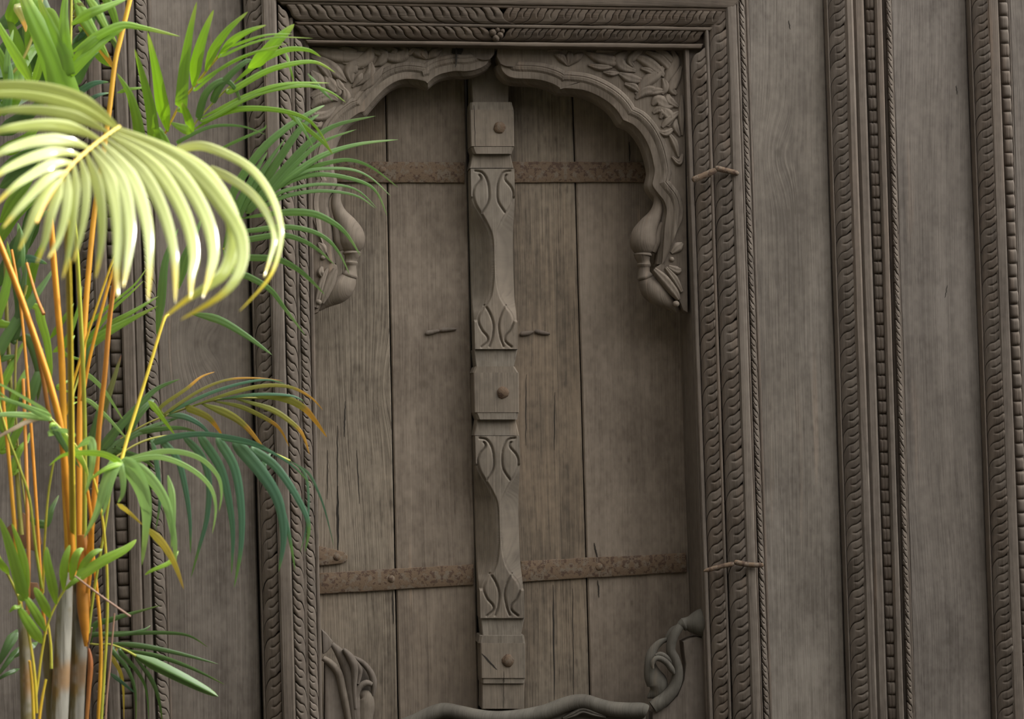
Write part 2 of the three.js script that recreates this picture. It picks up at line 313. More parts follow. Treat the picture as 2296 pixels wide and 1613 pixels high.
// wood grain is shifted so that a knot of the picture falls where the photograph shows one
const knotAt = (px, py, kx, ky) => { const p = P(px, py, 0); return { ou: kx - p.x, ov: ky - p.y }; };
mesh('plank', strip(long(-260, 141, -210, 190), 0, -0.10, { wob: 0.5, ou: 0.37, ov: 0.9 }), M.boardLeft, wallBack);
mesh('plank', strip(long(334, 541, 380, 585), 0, -0.10, { wob: 0.5, ...knotAt(440, 772, 0.26, 0.62) }), M.boardLeft, wallBack);
mesh('plank', strip(long(1676, 1846, 1722, 1899), 0, -0.10, { wob: 0.8, ...knotAt(1742, 345, 0.72, 1.30) }), M.board, wallBack);
mesh('plank', strip(long(1997, 2166, 2052, 2224), 0, -0.10, { wob: 0.9, ou: 0.11, ov: 0.3 }), M.boardGrey, wallBack);
mesh('plank', strip(long(2263, 2520, 2318, 2580), 0, -0.10, { wob: 0.5, ou: 0.63, ov: 1.4 }), M.boardGrey, wallBack);
mesh('plank', strip([TOP, -26, 520, 1680, 538, 1690], 0.01, -0.10, { ou: 0.2, ov: 0.1, horiz: true }), M.lintel, wallBack);

// ---------------------------------------------------------------- carved trim
function fillet(parent, l0, r0, l1, r1, z, { a = TOP, b = FOOT, bev = 0.004, wob = 0.35, mat = M.carve, back = -0.02, prof = null } = {}) {
  return mesh('fillet', strip(long(l0, r0, l1, r1, a, b), z, back, { bev, wob, mat, n: 34, prof, ou: rr(0, 1), ov: rr(0, 2) }), mat, parent);
}
const RND = [[0.04, -0.004], [0.14, -0.001], [0.5, 0], [0.86, -0.001], [0.96, -0.004]];
const trimBase = (parent, l0, r0, l1, r1, z = 0.003, back = -0.10) => mesh('base_board', strip(long(l0, r0, l1, r1), z, back, { bev: 0.002, ou: rr(0, 1) }), M.carve, parent);

// left pilaster, behind the palm
const pilL = tag(group('trim_1'), 'carved pilaster with leaf, bead and rope bands behind the palm', 'trim', S_);
trimBase(pilL, 150, 338, 200, 386);
fillet(pilL, 150, 157, 200, 207, 0.018);
band(pilL, { xT: 172, xB: 224, w: 34, L: 41, zl: 0.014, zr: 0.030 });
fillet(pilL, 190, 222, 241, 270, 0.036, { prof: RND });
fillet(pilL, 222, 250, 270, 300, 0.0150, { bev: 0.001 });
band(pilL, { name: 'bead', xT: 236, xB: 286, w: 28, L: 30.5, zl: 0.018, zr: 0.018, bead: true, h: 0.0075, y0: -150 });
fillet(pilL, 250, 280, 300, 327, 0.034);
fillet(pilL, 280, 300, 327, 349, 0.026);
band(pilL, { xT: 316, xB: 368, w: 24, L: 30, zl: 0.024, zr: 0.010, mirror: true, d: 0.0065 });
fillet(pilL, 329, 337, 380, 386, 0.006, { bev: 0.002 });

// left jamb of the door frame
const jambL = tag(group('trim_2'), 'left door jamb with an outer leaf band and two narrow inner leaf bands', 'trim', S_);
trimBase(jambL, 545, 690, 592, 723, 0.004, -0.175);
fillet(jambL, 546, 553, 591, 598, 0.020);
band(jambL, { xT: 568, xB: 615, w: 35, L: 44, zl: 0.020, zr: 0.033, d: 0.006 });
fillet(jambL, 587, 619, 634, 664, 0.046, { prof: RND });
band(jambL, { xT: 635, xB: 677, w: 25, L: 38, zl: 0.038, zr: 0.026, mirror: true, d: 0.007, y0: 22 });
fillet(jambL, 648, 656, 688, 696, 0.027, { a: 40, bev: 0.002 });
band(jambL, { xT: 668, xB: 705, w: 20, L: 31, zl: 0.024, zr: 0.013, mirror: true, d: 0.007, y0: 92 });
fillet(jambL, 680, 691, 714, 723, 0.014, { a: 92, bev: 0.003 });

// right jamb
const jambR = tag(group('trim_4'), 'right door jamb with two leaf bands, a rounded rib and a rope edge', 'trim', S_);
trimBase(jambR, 1530, 1676, 1584, 1730, 0.004, -0.175);
fillet(jambR, 1531, 1541, 1590, 1599, 0.014, { a: 104, bev: 0.002 });
band(jambR, { xT: 1560, xB: 1618, w: 33, L: 39.5, zl: 0.008, zr: 0.024, d: 0.0075, y0: 112, phase: 0.2 });
fillet(jambR, 1579, 1587, 1634, 1641, 0.030, { a: 66, bev: 0.003 });
band(jambR, { xT: 1607, xB: 1665, w: 38, L: 41, zl: 0.024, zr: 0.038, d: 0.007, y0: 36 });
fillet(jambR, 1628, 1651, 1687, 1708, 0.046, { prof: RND });
fillet(jambR, 1650, 1657, 1706, 1712, 0.030, { bev: 0.003 });
band(jambR, { xT: 1663, xB: 1719, w: 16, L: 27, zl: 0.026, zr: 0.012, mirror: true, d: 0.007, y0: -150 });
fillet(jambR, 1671, 1678, 1726, 1732, 0.006, { bev: 0.002 });

// pilaster right of the door
const pilR = tag(group('trim_5'), 'carved pilaster between the two wide planks right of the door', 'trim', S_);
trimBase(pilR, 1852, 1999, 1906, 2053);
fillet(pilR, 1852, 1857, 1906, 1912, 0.018);
band(pilR, { xT: 1874, xB: 1930, w: 35, L: 36, zl: 0.014, zr: 0.030, d: 0.006 });
fillet(pilR, 1893, 1914, 1947, 1970, 0.037, { bev: 0.006 });
fillet(pilR, 1913, 1938, 1969, 1992, 0.033, { bev: 0.006 });
fillet(pilR, 1938, 1962, 1991, 2013, 0.0150, { bev: 0.001 });
band(pilR, { name: 'bead', xT: 1950, xB: 2002, w: 21, L: 28.5, zl: 0.019, zr: 0.019, bead: true, h: 0.0065, split: true });
fillet(pilR, 1962, 1978, 2013, 2028, 0.033, { bev: 0.004 });
fillet(pilR, 1978, 1985, 2028, 2034, 0.016, { bev: 0.002 });
band(pilR, { xT: 1992, xB: 2041, w: 16, L: 27.5, zl: 0.024, zr: 0.010, mirror: true, d: 0.007 });

// pilaster at the right edge of the picture
const pilFar = tag(group('trim_6'), 'carved pilaster with a leaf band and round beads at the far right', 'trim', S_);
trimBase(pilFar, 2173, 2264, 2231, 2320);
fillet(pilFar, 2173, 2178, 2231, 2237, 0.018);
band(pilFar, { xT: 2196, xB: 2256, w: 35, L: 37, zl: 0.012, zr: 0.030, d: 0.0065 });
fillet(pilFar, 2214, 2239, 2274, 2299, 0.036, { prof: RND });
fillet(pilFar, 2239, 2259, 2297, 2318, 0.0150, { bev: 0.001 });
band(pilFar, { name: 'bead', xT: 2249, xB: 2307, w: 21, L: 31, zl: 0.018, zr: 0.018, bead: true, h: 0.008 });
fillet(pilFar, 2259, 2264, 2318, 2322, 0.012, { bev: 0.002 });

// lintel: two leaf rows between fillets, mitred into the jambs
const lintel = tag(group('trim_3'), 'carved lintel with two rows of leaves meeting at a small flower', 'trim', S_);
const level = (yl0, yl1, yr0, yr1, xl0, xr0, xl1, xr1, z, opt = {}) => mesh(opt.name ?? 'fillet', plateRow(yl0, yl1, yr0, yr1, xl0, xr0, xl1, xr1, z, opt), opt.mat ?? M.lintel, lintel);
function plateRow(yl0, yl1, yr0, yr1, xl0, xr0, xl1, xr1, z, { back = -0.06, bev = 0.004 } = {}) {
  const up = [], dn = [];
  for (let i = 0; i <= 24; i++) { const t = i / 24; up.push([lerp(xl0, xr0, t), lerp(yl0, yr0, t) + rr(-0.6, 0.6)]); dn.unshift([lerp(xl1, xr1, t), lerp(yl1, yr1, t) + rr(-0.6, 0.6)]); }
  return plate([...up, ...dn], z, back, { bev, horiz: true, ou: rr(0, 1), ov: rr(0, 2) });
}
level(-26, 2, -26, 18, 590, 1678, 624, 1646, 0.046, { name: 'lintel_board', bev: 0.006 });
level(2, 9, 18, 26, 624, 1646, 632, 1638, 0.041, {});
level(5, 98, 22, 109, 628, 1640, 688, 1576, 0.006, { name: 'base_board' });
level(48, 55, 60, 69, 660, 1602, 668, 1594, 0.031, {});
level(89, 97, 98, 109, 684, 1578, 690, 1573, 0.024, { bev: 0.004 });
levelBand(lintel, { xA: 652, yA: 29, xB: 1128, yB: 35, w: 37, L: 40, zl: 0.026, zr: 0.036, d: 0.0075 });
levelBand(lintel, { xA: 1128, yA: 35, xB: 1612, yB: 43, w: 34, L: 31, zl: 0.026, zr: 0.036, d: 0.0065, flip: true });
levelBand(lintel, { xA: 672, yA: 72, xB: 1098, yB: 76, w: 31, L: 38, zl: 0.010, zr: 0.024, d: 0.0075 });
levelBand(lintel, { xA: 1133, yA: 77, xB: 1570, yB: 84, w: 27, L: 29, zl: 0.010, zr: 0.024, d: 0.0065, flip: true });
const boss = group('flower_boss', lintel);
for (const [dx, dy, r] of [[-8, -3, 9], [8, 3, 8], [-1, 10, 8], [2, -9, 7], [13, -6, 6]]) mesh('petal', dome(1113 + dx, 76 + dy, r, 0.020, 0.010, { k: 12, jag: 0.04 }), M.lintel, boss);

// iron cramps that tie the jamb together
function staple(parent, a, z, mat = M.rustPlain) {
  const s = group('staple', parent);
  for (const r of a) mesh('prong', round(r, z, { n: 10, k: 8, flat: 0.6 }), mat, s);
  return s;
}
tag(staple(jambR, [[[1552, 405, 3], [1556, 403, 7], [1575, 395, 7], [1598, 385, 7], [1606, 380, 4]], [[1603, 377, 3], [1608, 378, 6.5], [1630, 383, 6], [1650, 388, 6], [1656, 391, 3]]], 0.050), 'rusty bent iron cramp', null);
tag(staple(jambR, [[[1578, 1281, 2], [1590, 1278, 5], [1615, 1271, 5], [1640, 1266, 5.5], [1646, 1264, 3]], [[1646, 1260, 3], [1652, 1262, 6], [1680, 1267, 5.5], [1706, 1268, 5.5], [1712, 1267, 3]]], 0.052), 'rusty flat iron cramp', null);

// ---------------------------------------------------------------- the two door leaves
const DZ = -0.130, DB = -0.165;
const door1 = tag(group('door_1'), 'left leaf of the old plank door with rusty straps', 'door', S_);
const door2 = tag(group('door_2'), 'right leaf of the old plank door carrying the carved centre post', 'door', S_);
const doorLong = (l0, r0, l1, r1) => long(l0, r0, l1, r1, -60, FOOT);
mesh('plank', strip(doorLong(650, 859, 690, 892), DZ, DB, { wob: 0.35, bev: 0.003, ...knotAt(795, 865, 0.16, 0.84) }), M.doorPale, door1);
mesh('plank', strip(doorLong(861.5, 1039, 895, 1073), DZ + 0.001, DB, { wob: 0.25, bev: 0.003, ou: 0.63, ov: 0.2 }), M.doorSmooth, door1);
mesh('plank', strip(doorLong(1046, 1277, 1080, 1323), DZ + 0.001, DB, { wob: 0.3, bev: 0.003, ou: 0.33, ov: 0.55 }), M.doorMid, door2);
mesh('plank', strip(doorLong(1279.5, 1530, 1326, 1584), DZ, DB, { wob: 0.3, bev: 0.003, ou: 0.08, ov: 0.8 }), M.doorSmooth, door2);

function strap(parent, pts, label, nails) {
  const g = mesh('strap', plate(pts, DZ + 0.006, DZ - 0.01, { bev: 0.0012, ou: rr(0, 1), ov: rr(0, 1) }), M.rust, parent);
  for (const [x, y] of nails) mesh('nail', dome(x, y, 9, DZ + 0.005, 0.004, { k: 10 }), M.rust, g);
  return g;
}
const wave = (x0, y0, x1, y1, n = 14, w = 0.8) => Array.from({ length: n + 1 }, (_, i) => [lerp(x0, x1, i / n), lerp(y0, y1, i / n) + rr(-w, w)]);
strap(door1, [...wave(690, 362, 1042, 364), ...wave(1042, 410, 690, 408)], '', [[857, 381]]);
strap(door2, [...wave(1148, 362, 1500, 364), ...wave(1500, 408, 1148, 409)], '', []);
strap(door1, [...wave(716, 1286, 1062, 1266), ...wave(1062, 1312, 716, 1333)], '', [[877, 1299]]);
strap(door2, [...wave(1168, 1259, 1538, 1241), ...wave(1540, 1283, 1168, 1305)], '', [[1343, 1272]]);
strap(door1, [[700, 1222], [724, 1227], [750, 1233], [774, 1240], [780, 1248], [779, 1257], [770, 1263], [740, 1267], [700, 1271]], '', [[756, 1250]]);
staple(door1, [[[954, 746, 2], [958, 747, 5], [974, 744, 4.5], [986, 742, 2]], [[987, 742, 3], [992, 740, 5], [1010, 739, 4], [1023, 738, 2]]], DZ + 0.004, M.carve);
staple(door2, [[[1166, 748, 2], [1170, 749, 5], [1185, 747, 5], [1196, 744, 2.5]], [[1199, 742, 3], [1205, 744, 5], [1220, 747, 4.5], [1233, 749, 2]]], DZ + 0.004, M.carve);

M.crack = new THREE.MeshStandardMaterial({ color: new THREE.Color(0.022, 0.018, 0.014), roughness: 1 });
function sliver(parent, x0, y0, x1, y1, w, z, name = 'crack') {
  const a = [], b = [];
  for (let i = 0; i <= 12; i++) { const t = i / 12, x = lerp(x0, x1, t) + rr(-0.7, 0.7), y = lerp(y0, y1, t), h = w / 2 * Math.pow(Math.sin(Math.PI * clamp(t, 0.02, 0.98)), 0.6) + 0.25; a.push([x - h, y]); b.unshift([x + h, y]); }
  return mesh(name, plate([...a, ...b], z + 0.0004, z - 0.002, { bev: 0 }), M.crack, parent);
}
for (const [x0, y0, x1, y1, w] of [[757, 955, 756, 1110, 2], [757, 1090, 758, 1240, 5], [774, 900, 772, 980, 2.5], [735, 1010, 734, 1120, 1.4], [800, 1010, 806, 1130, 1.5], [880, 1325, 882, 1400, 2.5], [1026, 1400, 1028, 1600, 1.6]]) sliver(door1, x0, y0, x1, y1, w, DZ);
for (const [x0, y0, x1, y1, w] of [[1411, 318, 1412, 362, 2], [1332, 1218, 1340, 1252, 2.5], [1341, 1302, 1343, 1340, 2.2], [1240, 1312, 1243, 1570, 2.6], [1284, 1320, 1286, 1570, 1.4], [1244, 880, 1243, 1010, 1.6], [1180, 840, 1179, 1000, 1.4]]) sliver(door2, x0, y0, x1, y1, w, DZ + 0.001);

for (const [x0, y0, x1, y1, w] of [[1768, 46, 1772, 66, 1.6], [2144, 192, 2146, 212, 1.8], [2124, 640, 2119, 668, 1.2]]) sliver(wallBack, x0, y0, x1, y1, w, 0);

// centre post nailed to the right leaf
const post = group('centre_post', door2);
const PZ = -0.066, PB = DZ - 0.004;
function block(yT, yB, lT, rT, lB, rB, z, bev = 0.002) { return mesh('block', strip([yT, yB, lT, rT, lB, rB], z, PB, { bev, wob: 0.25, n: 6, ou: rr(0, 1), ov: rr(0, 2) }), M.post, post); }
block(120, 229, 1054, 1146, 1060, 1140, PZ - 0.014);
block(229, 246, 1055, 1148, 1054, 1152, PZ - 0.004, 0.004);
block(246, 328, 1054, 1152, 1056, 1153, PZ);
block(329, 345, 1056, 1153, 1062, 1147, PZ - 0.001, 0.006);
block(345, 377, 1061, 1144, 1053, 1152, PZ - 0.012, 0.002);
block(784, 822, 1062, 1161, 1067, 1152, PZ - 0.010);
block(822, 836, 1066, 1154, 1060, 1163, PZ - 0.003, 0.004);
block(836, 925, 1062, 1163, 1064, 1164, PZ);
block(925, 941, 1064, 1164, 1070, 1160, PZ - 0.001, 0.006);
block(941, 977, 1069, 1156, 1063, 1164, PZ - 0.012);
block(1387, 1426, 1078, 1176, 1082, 1168, PZ - 0.010);
block(1426, 1443, 1076, 1176, 1073, 1178, PZ - 0.001, 0.005);
block(1443, 1521, 1077, 1178, 1079, 1178, PZ);
block(1521, 1533, 1079, 1178, 1080, 1176, PZ - 0.002, 0.004);
block(1533, 1590, 1081, 1176, 1080, 1175, PZ - 0.006);
for (const [x, y] of [[1120, 286], [1127, 880], [1138, 1482]]) mesh('bolt', dome(x, y, 14.5, PZ - 0.001, 0.007, { k: 11, jag: 0.09, rings: 4 }), M.rustPlain, post);
for (const [x0, y0, x1, y1, w] of [[1063, 236, 1066, 328, 0.8], [1080, 1466, 1114, 1502, 4.5], [1130, 1506, 1130, 1532, 0.4]]) sliver(post, x0, y0, x1, y1, w, PZ);
for (const [x0, y0, x1, y1, w] of [[1129, 1534, 1130, 1588, 0.4]]) sliver(post, x0, y0, x1, y1, w, PZ - 0.006);
const CURVE_A = [[-0.62, 0.035], [-0.56, 0.045], [-0.58, 0.065], [-0.85, 0.106], [-0.92, 0.146], [-0.80, 0.20], [-0.54, 0.255], [-0.31, 0.307], [-0.125, 0.364], [-0.05, 0.44], [-0.04, 0.515], [-0.08, 0.60], [-0.20, 0.695], [-0.45, 0.757], [-0.72, 0.80], [-0.82, 0.846], [-0.66, 0.896], [-0.43, 0.93], [-0.42, 0.958], [-0.70, 0.988]];
const CURVE_B = [[-0.80, 0.012], [-0.48, 0.022], [-0.27, 0.062], [-0.19, 0.119], [-0.23, 0.183], [-0.54, 0.245]];
const CURVE_C = [[-0.50, 0.757], [-0.27, 0.804], [-0.125, 0.866], [-0.19, 0.936], [-0.33, 0.985]];
function carvedPanel(yT, yB, lT, rT, lB, rB) {
  const nx = 100, ny = 330, pos = [], idx = [], hw = (rT - lT) / 2, len = yB - yT;
  const lines = [CURVE_A, CURVE_B, CURVE_C].map((c) => smooth(c, 420).map(([a, s]) => [a * hw, s * len]));
  const hour = smooth(CURVE_A, 160).filter(([, s]) => s > 0.14 && s < 0.86);
  const edge = (s) => { for (let i = 1; i < hour.length; i++) if (hour[i][1] >= s) return -lerp(hour[i - 1][0], hour[i][0], clamp((s - hour[i - 1][1]) / (hour[i][1] - hour[i - 1][1] + 1e-6))); return 1; };
  const cols = [];
  for (let i = -1; i <= nx + 1; i++) cols.push(i);
  for (let j = 0; j <= ny; j++) {
    const s = j / ny, open = sstep(0.150, 0.165, s) * (1 - sstep(0.835, 0.85, s)), e = Math.min(0.93, edge(clamp(s, 0.165, 0.835)));
    for (const i of cols) {
      // columns gather on the edge of the hourglass: 20 outside it on either side, 50 across it
      const q = clamp(i / nx) * 2 - 1, m = Math.abs(q), a = Math.sign(q) * (m < 0.56 ? m / 0.56 * e : lerp(e, 1, (m - 0.56) / 0.44)), x = -Math.abs(a) * hw, y = s * len;
      let d2 = 1e9;
      for (const c of lines) for (const k of c) { const r = (k[0] - x) * (k[0] - x) + (k[1] - y) * (k[1] - y); if (r < d2) d2 = r; }
      let z = PZ - 0.004 - 0.0055 * Math.exp(-d2 / 4.5);
      const o = Math.abs(a) - e;
      if (o > 0) z -= open * Math.min(0.050, o * hw * 0.0010 + 0.003 * sstep(0, 0.06, o));
      if (i < 0 || i > nx) z = PB;
      const p = P(lerp(lerp(lT, lB, s), lerp(rT, rB, s), (a + 1) / 2), yT + y, PZ);
      pos.push(p.x, p.y, z);
    }
  }
  const c = nx + 3;
  for (let j = 0; j < ny; j++) for (let i = 0; i < c - 1; i++) { const a = j * c + i; idx.push(a, a + c, a + 1, a + 1, a + c, a + c + 1); }
  return grainUV(geoFrom(pos, idx, 1.2), { ou: rr(0, 1), ov: rr(0, 2) });
}
mesh('carved_panel', carvedPanel(378, 783, 1056, 1154, 1066, 1162), M.post, post);
mesh('carved_panel', carvedPanel(978, 1387, 1066, 1165, 1078, 1177), M.post, post);

// ---------------------------------------------------------------- cusped arch brackets
function bracket(label, arch, body, side, leaves, details) {
  const b = tag(group('arch_bracket'), label, 'bracket');
  const edge = smooth(arch, 150), n = edge.length;
  const nrm = edge.map((_, i) => { const a = edge[Math.max(0, i - 2)], c = edge[Math.min(n - 1, i + 2)], dx = c[0] - a[0], dy = c[1] - a[1], l = Math.hypot(dx, dy) || 1; return side > 0 ? [dy / l, -dx / l] : [-dy / l, dx / l]; });
  const inner = edge.map((p, i) => [p[0] + nrm[i][0] * 9, p[1] + nrm[i][1] * 9]);
  mesh('spandrel_panel', plate([...inner, ...body], -0.010, -0.058, { bev: 0.0015, ou: rr(0, 1), ov: rr(0, 2) }), M.bracket, b);
  const nAt = (i, k) => { const a = edge[Math.max(0, i - k)], c = edge[Math.min(n - 1, i + k)], dx = c[0] - a[0], dy = c[1] - a[1], l = Math.hypot(dx, dy) || 1; return side > 0 ? [dy / l, -dx / l] : [-dy / l, dx / l]; };
  const prof = [[0.5, -0.062], [0, -0.054], [0.8, -0.034], [2.5, -0.029], [11, -0.0205], [21, -0.0115], [22.2, -0.0112], [23.2, -0.0145], [24.4, -0.0108], [30, -0.0065], [36, -0.0050], [38, -0.0075], [40, -0.0062], [46, -0.0072], [49, -0.0105], [51, -0.0125]];
  const pos = [], idx = [], m = prof.length;
  edge.forEach((p, i) => { for (const [t, z] of prof) { const m2 = nAt(i, 1 + Math.round(t / 7)), te = Math.min(t, 6 + i * 4, 10 + (n - 1 - i) * 2.2), q = P(p[0] + m2[0] * te, p[1] + m2[1] * te, -0.005); pos.push(q.x, q.y, z); } });
  for (let i = 0; i < n - 1; i++) for (let j = 0; j < m - 1; j++) { const a = i * m + j; side > 0 ? idx.push(a, a + m, a + 1, a + 1, a + m, a + m + 1) : idx.push(a, a + 1, a + m, a + 1, a + m + 1, a + m); }
  mesh('moulding', grainUV(geoFrom(pos, idx, 0.4), { ou: rr(0, 1) }), M.bracket, b);
  for (const l of leaves) mesh('carved_leaf', tongue(l.map(([x, y, w]) => [x, y, w * 1.6]), -0.0108, 0.0105, { vein: 0.3 }), M.bracket, b);
  details(b);
  return b;
}
const ARCH_R = [[1113, 144], [1118, 162], [1132, 177], [1148, 183], [1164, 185], [1191, 186], [1214, 189], [1236, 196], [1248, 203], [1254, 207], [1262, 207], [1275, 207], [1303, 210], [1325, 217], [1348, 229], [1367, 243], [1380, 258], [1388, 271], [1393, 277], [1402, 281], [1416, 288], [1431, 304], [1444, 326], [1452, 348], [1457, 370], [1459, 385], [1456, 400], [1454, 413], [1458, 425], [1469, 440], [1481, 455], [1486, 472], [1484, 490], [1481, 515], [1479, 545], [1477, 575], [1475, 590]];
const BODY_R = [[1474, 598], [1470, 605], [1482, 620], [1500, 640], [1516, 662], [1526, 680], [1532, 696], [1542, 701], [1541, 600], [1538, 400], [1535, 250], [1532, 108], [1117, 102], [1114, 126]];
const LEAVES_R = [
  [[1242, 122, 2], [1258, 130, 7], [1272, 147, 2]], [[1275, 116, 2], [1277, 130, 8], [1273, 148, 2]], [[1306, 120, 2], [1292, 130, 7], [1275, 147, 2]],
  [[1313, 118, 3], [1345, 132, 9], [1378, 138, 9], [1398, 124, 3]], [[1318, 146, 2], [1345, 152, 6], [1372, 150, 3]], [[1405, 116, 2], [1388, 132, 10], [1395, 150, 9], [1425, 160, 3]],
  [[1490, 148, 3], [1470, 168, 9], [1444, 188, 9], [1425, 212, 3]], [[1418, 124, 3], [1448, 138, 9], [1472, 156, 9], [1490, 172, 3]], [[1448, 116, 3], [1478, 130, 8], [1500, 152, 7]],
  [[1508, 114, 3], [1515, 138, 8], [1502, 165, 9], [1488, 192, 3]], [[1527, 150, 3], [1516, 175, 8], [1505, 200, 8], [1516, 212, 3]], [[1388, 165, 3], [1412, 177, 9], [1440, 182, 4]],
  [[1425, 222, 3], [1444, 206, 9], [1462, 204, 8], [1478, 214, 3]], [[1462, 236, 3], [1474, 226, 10], [1494, 236, 10], [1516, 232, 3]], [[1464, 254, 3], [1480, 246, 8], [1500, 262, 9], [1497, 284, 3]],
  [[1484, 286, 3], [1500, 268, 7], [1522, 252, 3]], [[1498, 298, 2], [1512, 322, 6], [1521, 352, 2]], [[1528, 214, 2], [1527, 260, 6], [1529, 304, 2]], [[1506, 352, 2], [1522, 366, 5], [1530, 346, 2]], [[1470, 170, 2], [1456, 160, 6], [1436, 154, 2]],
  [[1440, 112, 3], [1425, 122, 7], [1412, 138, 6], [1420, 150, 3]], [[1470, 112, 3], [1490, 122, 7], [1506, 138, 5]], [[1335, 118, 2], [1350, 112, 6], [1378, 114, 3]], [[1400, 188, 3], [1420, 196, 7], [1432, 206, 3]], [[1452, 212, 3], [1470, 206, 7], [1492, 204, 3]],
  [[1498, 212, 3], [1500, 226, 8], [1520, 240, 3]], [[1478, 238, 3], [1486, 250, 7], [1480, 266, 3]], [[1478, 296, 2], [1492, 300, 6], [1508, 290, 3]], [[1516, 268, 2], [1514, 286, 6], [1524, 306, 2]], [[1486, 176, 3], [1492, 196, 7], [1484, 212, 3]], [[1352, 162, 2], [1370, 166, 5], [1388, 164, 2]], [[1226, 114, 2], [1240, 110, 5], [1262, 112, 2]],
  [[1505, 568, 3], [1520, 555, 8], [1530, 546, 3]], [[1498, 598, 3], [1516, 607, 7], [1527, 606, 3]], [[1466, 604, 4], [1490, 628, 8], [1512, 655, 7], [1522, 672, 3]], [[1492, 600, 3], [1512, 626, 6], [1528, 655, 3]],
];
function finial(b, mx, dx, dy) {   // turned bud, collar and lower bud; mx mirrors the right one's outline
  const m = (pts) => pts.map(([x, y, r, z]) => [mx < 0 ? dx - x : x, y + dy, r, z ?? -0.032]);
  mesh('upper_bud', round(m([[1466, 420, 5], [1474, 438, 9], [1476, 460, 12], [1468, 484, 16], [1453, 508, 23], [1443, 530, 29], [1441, 548, 29], [1441, 562, 23], [1441, 569, 17]]), 0, { n: 40, k: 20, flat: 0.9 }), M.bracket, b);
  mesh('side_curl', round(m([[1503, 503, 5], [1492, 500, 7], [1480, 508, 8], [1474, 525, 10], [1470, 545, 12], [1462, 565, 9]]), 0, { n: 24, k: 12 }), M.bracket, b);
  mesh('collar', round(m([[1441, 568, 18], [1441, 572, 20.5], [1441, 576, 18], [1443, 586, 14], [1444, 591, 14], [1444, 593, 16], [1444, 597, 15], [1444, 602, 13], [1444, 612, 14], [1446, 621, 18], [1447, 626, 17]]), 0, { n: 50, k: 20, crease: 0.5 }), M.bracket, b);
  mesh('lower_bud', round(m([[1446, 622, 15], [1452, 634, 22], [1462, 648, 27], [1476, 661, 26], [1492, 673, 20], [1506, 685, 13], [1516, 694, 9], [1522, 698, 5]]), 0, { n: 36, k: 20, flat: 0.9 }), M.bracket, b);
  mesh('knob', dome(mx < 0 ? dx - 1516 : 1516, 682 + dy, 7.5, -0.008, 0.008, { k: 12, jag: 0.03 }), M.bracket, b);
  mesh('scroll', dome(mx < 0 ? dx - 1506 : 1506, 582 + dy, 6, -0.010, 0.006, { k: 12, jag: 0.05 }), M.bracket, b);
}
bracket('right carved half arch bracket with hanging buds, clear of the palm leaves', ARCH_R, BODY_R, 1, LEAVES_R, (b) => finial(b, 1, 0, 0));
const ARCH_L = [[1106, 138], [1096, 152], [1080, 161], [1061, 167], [1040, 169], [1022, 168], [1005, 171], [990, 175], [977, 182], [968, 190], [963, 194], [957, 193], [946, 190], [931, 187], [910, 186], [889, 192], [868, 206], [850, 224], [833, 244], [825, 254], [818, 259], [808, 262], [785, 279], [769, 297], [759, 318], [752, 339], [749, 357], [753, 385], [758, 400], [757, 412], [752, 424], [742, 440], [740, 458], [743, 478], [747, 510], [750, 540], [753, 570], [755, 588]];
const BODY_L = [[756, 596], [757, 604], [746, 630], [735, 650], [722, 676], [714, 700], [703, 704], [700, 560], [696, 400], [692, 240], [688, 100], [1110, 100], [1108, 122]];
const LEAVES_L = [
  [[700, 108, 3], [740, 122, 11], [790, 128, 10], [822, 120, 3]], [[832, 104, 3], [826, 126, 10], [802, 142, 10], [768, 140, 3]], [[902, 103, 3], [906, 120, 10], [880, 130, 9], [830, 112, 3]], [[790, 186, 3], [784, 162, 10], [798, 146, 10], [816, 150, 4]],
  [[830, 138, 3], [831, 165, 9], [815, 180, 6], [799, 192, 2]], [[698, 128, 3], [728, 140, 9], [755, 164, 10], [778, 184, 2]], [[698, 160, 3], [711, 180, 12], [716, 205, 10], [694, 216, 3]], [[733, 164, 3], [738, 186, 10], [756, 206, 9], [750, 216, 2]],
  [[698, 242, 3], [714, 226, 9], [740, 218, 9], [758, 226, 2]], [[694, 246, 2], [706, 262, 8], [732, 258, 7], [752, 240, 2]], [[940, 108, 2], [950, 122, 7], [957, 133, 2]], [[990, 108, 3], [972, 120, 8], [958, 132, 2]], [[916, 108, 2], [936, 118, 8], [956, 133, 2]],
  [[712, 145, 3], [728, 156, 8], [738, 172, 6], [734, 184, 2]], [[760, 112, 3], [775, 112, 7], [800, 116, 3]], [[850, 112, 3], [862, 124, 8], [852, 140, 7], [838, 148, 2]], [[812, 164, 2], [806, 176, 6], [790, 196, 2]], [[756, 178, 3], [762, 194, 7], [774, 204, 2]], [[700, 222, 3], [722, 214, 7], [742, 212, 3]], [[698, 272, 2], [712, 282, 6], [722, 274, 2]], [[878, 108, 2], [884, 116, 6], [872, 126, 2]], [[930, 106, 2], [922, 116, 5], [908, 128, 2]],
  [[713, 545, 2], [722, 556, 7], [730, 572, 2]], [[722, 598, 2], [719, 612, 6], [724, 622, 2]], [[752, 604, 4], [740, 632, 8], [728, 660, 7], [722, 680, 3]], [[734, 602, 2], [720, 640, 6], [708, 690, 4]], [[858, 150, 2], [846, 168, 7], [826, 190, 7], [806, 206, 2]], [[770, 196, 2], [776, 216, 7], [768, 238, 2]],
];
